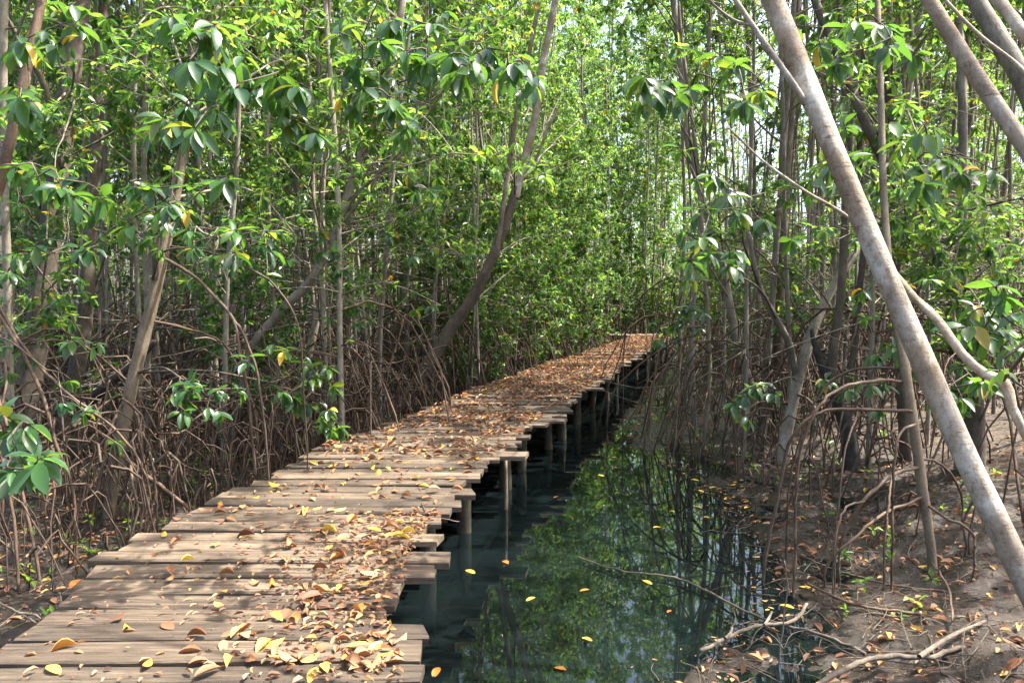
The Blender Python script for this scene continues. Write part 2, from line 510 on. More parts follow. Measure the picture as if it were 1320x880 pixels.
def ground(x, y):
    x, y = np.asarray(x, float), np.asarray(y, float)
    fine = .045 * vnoise(x * 1.7, y * 1.7) + .03 * vnoise(x * 4.1 + 9, y * 4.1) + .022 * vnoise(x * 9.3, y * 9.3 + 5) + .014 * vnoise(x * 19, y * 19)
    big = .10 * vnoise(x * .35 + 3, y * .35)
    sx = np.interp(y, SY, SX)
    right = x - sx + .25 * vnoise(x * 1.1, y * 1.1 + 40)
    hr = np.where(right < 0, np.maximum(-.45, right * .55), np.where(right < 1.2, right * .028, .0336 + (right - 1.2) * .17))
    hr = np.minimum(hr, .5)
    hr = np.where(y > 30, .2, hr)
    left = deck_l(y) - .05 - x
    hl = np.clip(.0 + left * .03, -.3, .10)
    u = np.clip((left + .8) / .8, 0, 1)
    h = hr * (1 - u) + hl * u
    land = np.clip((h + .3) / .3, .35, 1)
    return h + (fine + .5 * big) * land


def build_ground():
    def axis(lo, hi, a, b, s):
        core = np.arange(a, b, s)
        k = np.arange(1, 60)
        step = s * 1.16 ** k
        up = b + np.cumsum(step); dn = a - np.cumsum(step)
        return np.concatenate([[lo], dn[dn > lo][::-1], core, up[up < hi], [hi]])
    X = axis(-300, 300, -4.2, 5.4, .04)
    Y = axis(-60, 400, 2.4, 10.5, .04)
    gx, gy = np.meshgrid(X, Y)
    z = ground(gx, gy)
    V = np.stack([gx, gy, z], -1).reshape(-1, 3)
    nx, ny = len(X), len(Y)
    i, j = np.meshgrid(np.arange(ny - 1), np.arange(nx - 1), indexing='ij')
    a = i * nx + j
    F = np.stack([a, a + 1, a + nx + 1, a + nx], -1).reshape(-1, 4)
    o = bpy.data.objects.new('mud_ground', Buf().add(V, F).mesh('mud_ground', M['mud']))
    tag(put(o), 'brown swamp mud banks with wet hollows beside the boardwalk', 'ground', kind='structure')
    w = Buf().add([(-60, -20, 0), (60, -20, 0), (60, 90, 0), (-60, 90, 0)], [(0, 1, 2, 3)])
    o = bpy.data.objects.new('water', w.mesh('water', M['water']))
    tag(put(o), 'still dark water channel reflecting the mangroves', 'water', kind='structure')


build_ground()


# ------------------------------------------------------------------ boardwalk
def build_boardwalk():
    g = np.random.default_rng(3)
    bw = thing('boardwalk', (-1.3, 3, 0), 'weathered plank boardwalk on log posts winding over the dark water', 'boardwalk')
    base = np.array(bw.location)

    def plank(x0, x1, y, z, ang, wid, th, yaw0=0.):
        cx = (x0 + x1) / 2; Ln = x1 - x0
        S = 7
        u = np.linspace(-.5, .5, S)
        bend = g.normal(0, .004); ph = g.uniform(0, 6)
        rows = []
        for k, uu in enumerate(u):
            e = 1 if k in (0, S - 1) else 0
            x = uu * Ln + e * g.normal(0, .004)
            hw = wid / 2 + g.normal(0, .004) - e * .003
            yc = g.normal(0, .0015)
            zc = bend * math.sin(ph + uu * 5)
            sk = e * g.normal(0, .012)
            b = .009
            rows.append([(x + sk, yc - hw, zc - th), (x + sk, yc - hw, zc - b), (x + sk, yc - hw + b, zc + e * -.003), (x - sk, yc + hw - b, zc + e * -.003), (x - sk, yc + hw, zc - b), (x - sk, yc + hw, zc - th)])
        V = np.array(rows).reshape(-1, 3)
        F = []
        for k in range(S - 1):
            for j in range(6):
                a = k * 6 + j; b2 = k * 6 + (j + 1) % 6
                F.append((a, a + 6, b2 + 6, b2))
        e6 = [tuple(range(6)), tuple(reversed(range((S - 1) * 6, S * 6)))]
        me = Buf().add(V, F, e6).mesh('plank', M['wood'], smooth=False)
        o = bpy.data.objects.new('plank', me)
        o.location = np.array([cx, y, z]) - base
        o.rotation_euler = (g.normal(0, .012), g.normal(0, .004), ang)
        put(o, bw)

    y = .6
    while y < 29.3:
        wid = g.uniform(.165, .215)
        yc = y + wid / 2
        sl_ = (deck_r(yc + .5) - deck_r(yc - .5))
        x0 = deck_l(yc) + g.normal(0, .045); x1 = deck_r(yc) + g.normal(0, .05)
        if g.random() < .1: x1 += g.uniform(.06, .2)
        if g.random() < .1: x0 -= g.uniform(.05, .15)
        ang = -.10 * sl_ + g.normal(0, .008)
        plank(x0, x1, yc, DECK_Z + g.normal(0, .008), ang, wid - g.uniform(.012, .026), g.uniform(.036, .048))
        y += wid
    # the far end turns off to the left
    for k in range(11):
        xx = 6.15 - k * .2
        cx, cyy = xx - .05, 29.95 + .25 * k / 10
        S = plank
        # planks of the turn lie the other way
        o_before = len(bw.children)
        plank(-.75, .75, 0, DECK_Z + g.normal(0, .006), R(90) + g.normal(0, .02), .19, .04)
        o = bw.children[-1] if len(bw.children) > o_before else None
        if o is not None:
            o.location = np.array([cx, cyy + .35, DECK_Z + g.normal(0, .006)]) - base

    # posts, cross beams and the stringers that carry the planks
    def log(p0, p1, r, name, m=M['post'], sides=9):
        b = Buf(); P = smooth_path([p0, (np.array(p0) + p1) / 2 + g.normal(0, .012, 3), p1], 7)
        tube(b, P, r * (1 + g.normal(0, .06, 7)), sides, .04, True)
        part(name, b, m, bw)

    def beam(p0, p1, w, h, name):
        p0, p1 = np.array(p0), np.array(p1)
        T = (p1 - p0) / np.linalg.norm(p1 - p0)
        B = np.cross(T, (0, 0, 1)); B /= np.linalg.norm(B)
        V = []
        for p in (p0, (p0 + p1) / 2 + g.normal(0, .008, 3), p1):
            for a, c in ((-w, -h), (w, -h), (w, h), (-w, h)):
                V.append(p + B * a / 2 + np.array([0, 0, c / 2]) + g.normal(0, .004, 3))
        F = []
        for k in range(2):
            for j in range(4):
                a = k * 4 + j; b2 = k * 4 + (j + 1) % 4
                F.append((a, b2, b2 + 4, a + 4))
        F += [(3, 2, 1, 0), (8, 9, 10, 11)]
        part(name, Buf().add(V, F), M['post'], bw, smooth=False)

    py = [.8, 2.3, 3.8, 5.05, 5.5, 6.5, 8.0, 8.95, 10.2, 10.9, 12.3, 13.6, 15, 16.6, 18.4, 20.3, 22.4, 24.6, 26.8, 28.8]
    for k, yy in enumerate(py):
        for sgn in (1, -1):
            ex = deck_r(yy) - .2 if sgn > 0 else deck_l(yy) + .2
            x = ex + g.normal(0, .03) - (.4 if sgn > 0 and yy < 5.3 else 0)
            log((x + g.normal(0, .04), yy + g.normal(0, .04), -.5), (x, yy, DECK_Z - .075), g.uniform(.052, .07), 'post')
        if k % 2 == 0:
            zb = DECK_Z - .16
            beam((deck_l(yy) + .02, yy + .12, zb), (deck_r(yy) - (.45 if yy < 5.3 else g.uniform(.0, .12)), yy + .12, zb + g.normal(0, .01)), .07, .14, 'cross_beam')
    log((deck_r(7.2) - .03, 7.25, -.4), (deck_r(7.2) - .02, 7.25, DECK_Z - .05), .019, 'pole', M['tan_bark'])
    yy = np.linspace(.8, 29, 12)
    for off in (.18, .5, .82):
        for a, b2 in zip(yy[:-1], yy[1:]):
            pa = [deck_l(a) * (1 - off) + deck_r(a) * off, a, DECK_Z - .095]
            pb = [deck_l(b2) * (1 - off) + deck_r(b2) * off, b2 + .1, DECK_Z - .095]
            beam(pa, pb, .06, .085, 'stringer')
    return bw


build_boardwalk()

# ------------------------------------------------------------------ background mangroves: a few kinds, then copies
def arc_root(buf, p0, p1, rise, r0, r1, n=8, sides=5, g=rng):
    p0, p1 = np.array(p0, float), np.array(p1, float)
    t = np.linspace(0, 1, n)
    h = p0 + (p1 - p0) * np.stack([t ** .8, t ** .8, t], -1)
    h[:, 2] = p0[2] + (p1[2] - p0[2]) * t ** 2.2 + rise * np.sin(math.pi * t) * (1 - t)
    h[1:-1] += g.normal(0, .018, (n - 2, 3))
    tube(buf, h, np.linspace(r0, r1, n), sides)
    return h


def make_kind(seed, H, lean, r0, crown0, n_limbs, n_roots, leafy=1., dead=8, limb_len=1.0, leafsize=1.):
    g = np.random.default_rng(seed)
    T, RB, LB, TW = Buf(), Buf(), Buf(), Buf()
    az = g.uniform(0, 6.28)
    t = np.linspace(0, 1, 9)
    trunk = np.stack([lean * H * np.cos(az) * t ** 1.3, lean * H * np.sin(az) * t ** 1.3, -.25 + (H + .25) * t], -1)
    trunk[1:, :2] += np.cumsum(g.normal(0, .055, (8, 2)), 0)
    trunk = smooth_path(trunk, 22)
    tr = np.linspace(r0, .014, 22) ** 1.0
    tube(T, trunk, tr, 7, .04)
    ros = []

    def on_trunk(f):
        x = f * 21; i = min(int(x), 20)
        return trunk[i] + (trunk[i + 1] - trunk[i]) * (x - i), tr[i]
    for k in range(n_limbs):
        f = crown0 + (1 - crown0) * (k + g.random()) / n_limbs
        p, rr = on_trunk(min(f, .99))
        a = k * 2.4 + g.normal(0, .5)
        up = g.uniform(.1, .9)
        Ln = limb_len * g.uniform(.7, 1.9) * (1.15 - .55 * f)
        d = np.array([math.cos(a), math.sin(a), up]); d /= np.linalg.norm(d)
        bendv = g.normal(0, .25, 3)
        s = np.linspace(0, 1, 6)[:, None]
        limb = p + d * Ln * s + bendv * Ln * .4 * s * (s - .6) + np.array([0, 0, .25 * Ln]) * s ** 2
        tube(T, limb, np.linspace(min(rr * .5, .022), .005, 6), 4)
        nt = max(2, int(leafy * Ln * 7))
        for q in range(nt):
            u = g.uniform(.25, 1) if q else 1.
            i = min(int(u * 5), 4)
            b = limb[i] + (limb[i + 1] - limb[i]) * (u * 5 - i)
            td = d * .5 + g.normal(0, .7, 3) + np.array([0, 0, .25]); td /= np.linalg.norm(td)
            tl = g.uniform(.12, .5)
            e = b + td * tl
            tube(TW, smooth_path([b, b + td * tl * .5 + g.normal(0, .02, 3), e], 3), [.005, .004, .003], 3)
            ros.append((e, td))
            if g.random() < .6:
                ros.append((b + td * tl * .45 + g.normal(0, .05, 3), td + g.normal(0, .5, 3)))
    for k in range(dead):
        p, rr = on_trunk(g.uniform(.05, .6))
        a = g.uniform(0, 6.28); Ln = g.uniform(.4, 1.6)
        d = np.array([math.cos(a), math.sin(a), g.uniform(-.3, .7)])
        e = p + d * Ln
        tube(T, smooth_path([p, (p + e) / 2 + g.normal(0, .1, 3), e], 5), np.linspace(.009, .003, 5), 3)
    fr = [rosette_frames(c, a, g, leafsize) for c, a in ros]
    arr = None
    if fr:
        arr = [np.concatenate([x[i] for x in fr]) for i in range(5)]
        leaves(LB, *arr)
    for k in range(n_roots):
        h = g.uniform(.25, 1.9) * (1 if g.random() < .85 else 1.6)
        p, _ = on_trunk(min(h / H, .5))
        a = k * 2.4 + g.normal(0, .4); ra = g.uniform(.25, .75) * h + g.uniform(.1, .5)
        e = np.array([p[0] + ra * math.cos(a), p[1] + ra * math.sin(a), -.2])
        path = arc_root(RB, p, e, g.uniform(.1, .5), g.uniform(.009, .017), g.uniform(.006, .011), g=g)
        if g.random() < .55:                       # forked foot
            q = path[int(g.integers(2, 6))]
            a2 = a + g.choice([-1, 1]) * g.uniform(.4, 1.2)
            arc_root(RB, q, [q[0] + .5 * ra * math.cos(a2), q[1] + .5 * ra * math.sin(a2), -.2], .08, .011, .008, 6, g=g)
    return dict(W=TW.mesh('twigs', M['grey_bark']), tw=np.stack(TW.v), T=T.mesh('trunk', M['grey_bark']), R=RB.mesh('prop_roots', M['root']) if n_roots else None,
                L=LB.mesh('crown', M['leaf'], smooth=False) if fr else None,
                arr=arr, pts=np.array([c for c, a in ros]) if ros else np.zeros((0, 3)))


_t = Buf(); tube(_t, np.array([[0, 0, 0], [0, 0, .5], [0, 0, 1.]]), .1, 3)
TWIG_F = (_t.f[0], _t.f[1])
KINDS = {}
for s in range(5):      # tall, full crowns
    KINDS['full%d' % s] = make_kind(100 + s, 13 + s * .8, .02 + .03 * (s % 3), .042 + .008 * (s % 3), .25 + .05 * (s % 3), 34, 18, 1.5, 16, 1.1, 1.0)
for s in range(3):      # slim poles with a sparse top
    KINDS['pole%d' % s] = make_kind(200 + s, 12 + s * 1.2, .03 + .03 * s, .032 + .006 * s, .44, 18, 14, 1.4, 18, 1.1, 1.0)
for s in range(3):      # bare leaning poles
    KINDS['bare%d' % s] = make_kind(300 + s, 9 + s, .06 + .05 * s, .027 + .006 * s, .8, 5, 9, .6, 16)
for s in range(3):      # leafy saplings
    KINDS['bush%d' % s] = make_kind(400 + s, 3.6 + 1.1 * s, .06, .020, .10, 26, 8, 2.2, 4, .85, .95)
for s in range(4):      # thin straight stems
    KINDS['stem%d' % s] = make_kind(600 + s, 10 + s, .02 + .04 * s, .021 + .005 * s, .55, 8, 5, .9, 12, .8, 1.0)
for s in range(2):      # stilt-root thickets
    KINDS['stilt%d' % s] = make_kind(500 + s, 8.5 + s, .08, .034, .3, 22, 38, 1.5, 12, 1.05, 1.0)

COUNT = {}


def shades(q):
    """would a leaf at q stand between the sun and an open spot of the boardwalk, or the pale leaning trunk?"""
    tt = (q[:, 2] - DECK_Z) / SUN[2]
    hx, hy = q[:, 0] - tt * SUN[0], q[:, 1] - tt * SUN[1]
    deck = (hx > deck_l(hy) - .1) & (hx < deck_r(hy) + .3) & (hy > 2.4) & (hy < 29.9)
    spot = .6 * vnoise(hx * 1.5 + 7, hy * 1.0) + .5 * vnoise(hx * 4 + 2, hy * 3.3 + 8)
    deck &= spot > np.interp(hy, [2, 4.6, 6, 8, 9.5, 12, 14, 29], [.18, .14, -.15, -.25, .0, -.1, -.42, -.5])
    A, B = TRUNK_SEG
    u = np.clip(((q @ E1 - A @ E1) * ((B - A) @ E1) + (q @ E2 - A @ E2) * ((B - A) @ E2)) / (((B - A) @ E1) ** 2 + ((B - A) @ E2) ** 2), 0, 1)
    dd = np.hypot(q @ E1 - (A + u[:, None] * (B - A)) @ E1, q @ E2 - (A + u[:, None] * (B - A)) @ E2)
    on_trunk = (dd < .13) & (vnoise(u * 9, u * 0 + 5) > -.35)
    return (deck | on_trunk) & (q[:, 2] > 1.2)


E1 = np.cross(SUN, (0, 0, 1)); E1 /= np.linalg.norm(E1)
E2 = np.cross(SUN, E1)
TRUNK_SEG = (np.array([2.2, 2.92, .5]), np.array([1.35, 3.75, 3.75]))


def place_tree(kind, x, y, sc, rot, label, cat, group, name, open_sun=0.):
    K = KINDS[kind]
    z = float(ground(x, y))
    e = thing(name, (x, y, z), label, cat, group)
    e.rotation_euler = (0, 0, rot); e.scale = (sc, sc, sc)
    on_w = None
    for key, nm in (('T', 'trunk'), ('R', 'prop_roots'), ('L', 'crown'), ('W', 'twigs')):
        me = K[key]
        if key == 'W' and open_sun:
            on_w = deck_shade(kind, x, y, sc, rot, K['tw'][:, -2])
            if on_w.sum() > 2 and not on_w.all():
                V = K['tw'][~on_w]; n = len(V)
                F4, F3 = TWIG_F
                o_ = (np.arange(n) * V.shape[1])[:, None, None]
                me = Buf().add(V.reshape(-1, 3), (F4[None] + o_).reshape(-1, 4), (F3[None] + o_).reshape(-1, 3)).mesh('twigs', M['grey_bark'])
        if key == 'L' and open_sun and me is not None:      # a crown with gaps where light falls through to the planks
            on = deck_shade(kind, x, y, sc, rot, K['arr'][0])
            if on.sum() > 6 and not on.all():
                keep = ~(on & (rng.random(len(on)) < open_sun)); keep[0] = True
                B = Buf(); leaves(B, *[a[keep] for a in K['arr']])
                me = B.mesh('crown', M['leaf'], smooth=False)
        if me is not None:
            o = bpy.data.objects.new(nm, me); put(o, e)
            if key != 'T':
                o['kind'] = 'stuff'
    COUNT[kind] = COUNT.get(kind, 0) + 1
    return e


def deck_shade(kind, x, y, sc, rot, p):
    """which points of a crown would cast their shadow on the boardwalk"""
    c, s = math.cos(rot), math.sin(rot)
    q = np.stack([x + sc * (p[:, 0] * c - p[:, 1] * s), y + sc * (p[:, 0] * s + p[:, 1] * c), float(ground(x, y)) + sc * p[:, 2]], -1)
    return shades(q)


def scatter():
    g = np.random.default_rng(21)
    pts = []
    def ok(x, y, sep):
        return all((x - a) ** 2 + (y - b) ** 2 > sep * sep for a, b in pts)
    tries = 0
    n = 0
    while tries < 40000 and n < 340:
        tries += 1
        y = 5.5 + 37 * g.random() ** .75
        x = g.uniform(-.80, .80) * y + g.normal(0, .3)
        sep = .75 + .012 * y
        ld, rd = deck_l(min(y, 29.5)), deck_r(min(y, 29.5))
        if y < 31.5 and ld - .65 < x < rd + .45: continue
        if 28.5 < y < 32.2 and 1.5 < x < 7: continue
        shore = np.interp(y, SY, SX)
        if x > 0 and y < 16 and x < shore + .35 and x > rd: continue
        px = 660 + x / y * FPX
        if not (x > ld) and (y < 6.8 or (y < 9 and x > -5)): continue            # the near trees are placed by hand
        if x > ld and (y < 7 or (y < 9.2 and x < 4.2)): continue
        if not ok(x, y, sep): continue
        side = x > (ld + rd) / 2
        rot = g.uniform(0, 6.28); sc = g.uniform(.85, 1.15)
        r = g.random()
        edge = (not side and ld - x < 3.0) or (side and x - rd < 2.5)
        if edge and y > 9:
            kind = 'bush%d' % g.integers(3) if r < (.15 if not side else .06) else ('stilt%d' % g.integers(2) if r < .55 else ('pole%d' % g.integers(3) if r < .8 else 'full%d' % g.integers(5)))
        else:
            kind = 'full%d' % g.integers(5) if r < .40 else ('pole%d' % g.integers(3) if r < .64 else ('bare%d' % g.integers(3) if r < .80 else ('bush%d' % g.integers(3) if r < .86 else 'stilt%d' % g.integers(2))))
        if side and y < 22 and kind.startswith('full') and g.random() < .5: kind = 'pole%d' % g.integers(3)
        if side and (x - rd < 1.5 and y > 14 or px < 862 and y < 27): continue
        if side and y < 20 and kind.startswith('bush'): kind = 'bare%d' % g.integers(3)
        if side and x - rd < 3 and kind.startswith('stilt') and g.random() < .6: kind = 'pole%d' % g.integers(3)
        if not side and 500 < px < 740 and y < 13.4: continue
        if y > 21 and kind[:4] in ('bare', 'pole') and g.random() < .55: kind = 'bush%d' % g.integers(3)
        if 26 < y < 41 and 8.5 < x < 24 and kind[:4] in ('full', 'pole', 'stil'):      # a thin stand lets the sun reach the bend
            if g.random() < .6: continue
            kind = 'bare%d' % g.integers(3)
        if y < 10 and kind.startswith('bush') and not side: kind = 'bare%d' % g.integers(3)
        pts.append((x, y)); n += 1
        fam = kind[:-1]
        if y > 30: zone = 'in the wood beyond the far bend'
        elif not side:
            zone = ('beyond the thickest dark trunk' if px < 150 else 'beyond the light brown slanting trunk' if px < 330 else 'beyond the steeply bowing grey trunk' if px < 500 else 'around the curved brown trunk' if y < 17 else 'along the far plank ends')
            if ld - x < 1.6 and y < 17: zone = 'close by the left plank ends'
        else:
            zone = ('by the red-brown splayed roots' if y < 14 else 'between the bowed grey trunk and the far planks') if px < 950 else 'beyond the V-forked tree' if px < 1090 else 'beyond the slim brown trunks' if px < 1220 else 'beyond the broad-footed slanting trunk'
        big = {'full': 'tall' if sc > 1 else 'mid-sized', 'pole': 'slim', 'bare': 'bare', 'bush': 'low', 'stilt': 'thin'}[fam]
        desc = {'full': (big + ' leafy green mangrove', 'mangrove_tree'), 'pole': ('slim high-crowned grey mangrove', 'slim_mangrove_tree'),
                'bare': ('bare leaning grey pole with dead twigs', 'bare_mangrove_pole'), 'bush': ('low leafy green sapling', 'mangrove_sapling'),
                'stilt': ('thin mangrove on caged stilt roots', 'stilt_root_mangrove')}[fam]
        lab = desc[0] + ' ' + zone
        place_tree(kind, x, y, sc, rot, lab, 'sapling' if fam == 'bush' else 'tree', lab + ' (set)', desc[1], .985)
    k = 0
    while k < 270:
        y = 8.5 + 22 * g.random(); x = g.uniform(-.75, .75) * y
        ld, rd = deck_l(min(y, 29.5)), deck_r(min(y, 29.5))
        if ld - .5 < x < max(rd + .4, np.interp(y, SY, SX) + .3) or not ok(x, y, .32): continue
        if y > 28 and 1.5 < x < 7: continue
        if x > rd and x - rd < 2.6: continue
        p_ = 660 + x / y * FPX
        if x < ld and ((500 < p_ < 740 and y < 13.6) or (p_ < 230 and y < 11)): continue
        pts.append((x, y)); k += 1
        side = x > rd
        px = 660 + x / y * FPX
        zone = ('beyond the thick leaning trunk' if px > 1060 else 'around the V-forked tree') if side else ('near the thickest dark trunk' if px < 190 else 'among the bowing grey trunks' if px < 480 else 'around the curved brown trunk')
        lab = 'finger-thin straight pale mangrove stem ' + zone
        place_tree('stem%d' % g.integers(4), x, y, g.uniform(.9, 1.2), g.uniform(0, 6.28), lab, 'stem', lab + ' (set)', 'thin_mangrove_stem', .985)
    return n


for (x, y, k) in [(5.0, 18.2, 'bush1'), (6.6, 22.0, 'bush2'), (8.0, 25.4, 'bush1'), (8.6, 28.2, 'bush2'), (4.6, 32.8, 'bush1'), (6.0, 33.2, 'bush2'), (7.3, 33.0, 'bush1'), (8.4, 32.0, 'bush2')]:
    place_tree(k, x, y, 1.1, x, 'bushy sapling crowding the far right plank ends', 'sapling', 'bushy saplings right of the far planks', 'mangrove_sapling', .985)
for (x, y, k, sc) in [(.1, 17.2, 'bush2', 1.0), (1.1, 20.2, 'bush1', 1.15), (2.2, 23.2, 'bush2', 1.1), (-.9, 15.0, 'bush0', 1.0), (1.8, 22.0, 'bush2', 1.25), (.5, 18.8, 'bush1', 1.2)]:
    place_tree(k, x, y, sc, x * 3, 'sunlit leafy sapling leaning out over the far left plank ends', 'sapling', 'sunlit saplings by the far planks', 'mangrove_sapling', .985)
for (x, y, k) in [(2.0, 34, 'full0'), (4.2, 33.5, 'full3'), (6.3, 33.8, 'full4'), (5.2, 36, 'full1'), (7.4, 36.4, 'full3'), (3.0, 37, 'full4'), (.8, 31.5, 'full2'), (8.4, 27.4, 'pole0'), (7.8, 24.0, 'pole1'), (6.4, 20.6, 'pole2'), (6.0, 32.4, 'pole2'), (6.9, 34.8, 'pole1'), (7.6, 38.2, 'full0'), (6.6, 37.2, 'full2'), (8.4, 40.5, 'full4'), (5.6, 34.6, 'pole0'), (7.9, 33.6, 'pole0'), (9.0, 37.6, 'full1'), (3.6, 35.5, 'full2'), (4.4, 38.5, 'full0'), (3.8, 41, 'full1'), (5.2, 41, 'full3'), (2.6, 39.5, 'full2')]:
    place_tree(k, x, y, 1.1 if y < 30 else 1.25, x * 2, 'very tall full-crowned mangrove closing the far bend', 'tree', 'tall mangroves at the far bend', 'mangrove_tree', .985)
N_BG = scatter()
print('background trees', N_BG, COUNT)


# a far wood that reads as one mass
def far_wood():
    g = np.random.default_rng(5)
    LB, T = Buf(), Buf()
    n = 80000
    y = g.uniform(42, 62, n); x = np.where(g.random(n) < .25, g.uniform(.0, .26, n), g.uniform(-.85, .85, n)) * y
    z = 20 * g.random(n) ** 1.5 + .2 + 1.5 * vnoise(x * .3, y * .3)
    A = g.normal(0, 1, (n, 3)); A[:, 2] = -abs(A[:, 2]) * .6
    N = g.normal(0, .5, (n, 3)) + np.array([0, 0, 1])
    L = g.uniform(.17, .34, n)
    leaves(LB, np.stack([x, y, z], -1), A, N, L, L * .48)
    for k in range(220):
        yy = g.uniform(45, 60); xx = g.uniform(-.85, .85) * yy
        P = np.array([[xx, yy, -.1], [xx + g.normal(0, .4), yy, 6], [xx + g.normal(0, .9), yy, 15]])
        tube(T, smooth_path(P, 6), np.linspace(.09, .03, 6), 5)
    o = tag(thing('far_mangrove_wood', (0, 50, 0), 'far mangrove wood closing the view beyond the bend', 'wood'), kind='stuff')
    part('crowns', LB, M['leaf'], o, False, 'stuff')
    part('trunks', T, M['grey_bark'], o, True, 'stuff')


far_wood()

# unseen trees added round and behind the viewer to shade the near planks
g0 = np.random.default_rng(77)
for (x, y, k) in [(-4.6, 3.0, 'full1'), (-5.4, .4, 'full3'), (-4.2, -2.5, 'full0'), (-6.5, 5.2, 'full2'), (4.2, -.8, 'full4'), (5.6, 3.2, 'pole0'), (2.5, -3.5, 'full2'), (7.4, 5.8, 'full1'), (7.5, 1.0, 'full3'), (-8, 1.5, 'full4'), (9.5, 7.6, 'full0')]:
    place_tree(k, x, y, 1.0, g0.uniform(0, 6), 'unseen leafy mangrove added beside the near end of the boardwalk for its shade', 'tree', 'unseen leafy mangroves added to shade the near end', 'mangrove_tree', .985)

# ------------------------------------------------------------------ near trees, placed one by one
NEAR_LEAF = [Buf().add(*leaf_hi(d, f, c)).mesh('leaf', M['near_leaf']) for d, f, c in ((.12, .16, 0), (.28, .22, .02), (.42, .12, 0), (.2, .3, -.03))]
YOUNG_LEAF = [Buf().add(*leaf_hi(d, f, 0)).mesh('leaf', M['bright_leaf']) for d, f in ((.15, .16), (.3, .2))]
YELLOW_LEAF = Buf().add(*leaf_hi(.3, .35, .05)).mesh('leaf', M['yellow_leaf'])


def px_path(pts):
    P = np.array([at(p[0], p[1], p[2]) for p in pts])
    rad = np.array([p[3] * p[2] / FPX / 2 for p in pts])
    return P, rad


def to_ground(P, rad):
    """carry the foot of a path down into the mud along its own slope"""
    gz = float(ground(P[0, 0], P[0, 1]))
    if P[0, 2] > gz - .1:
        d = P[0] - P[1]; d /= np.linalg.norm(d)
        d = d * .6 + np.array([0, 0, -.5]); d[2] = min(d[2], -.35)
        t = (P[0, 2] - gz + .15) / -d[2]
        P = np.vstack([P[0] + d * t, P]); rad = np.concatenate([[rad[0] * 1.15], rad])
    return P, rad


TRUNK_W = .66


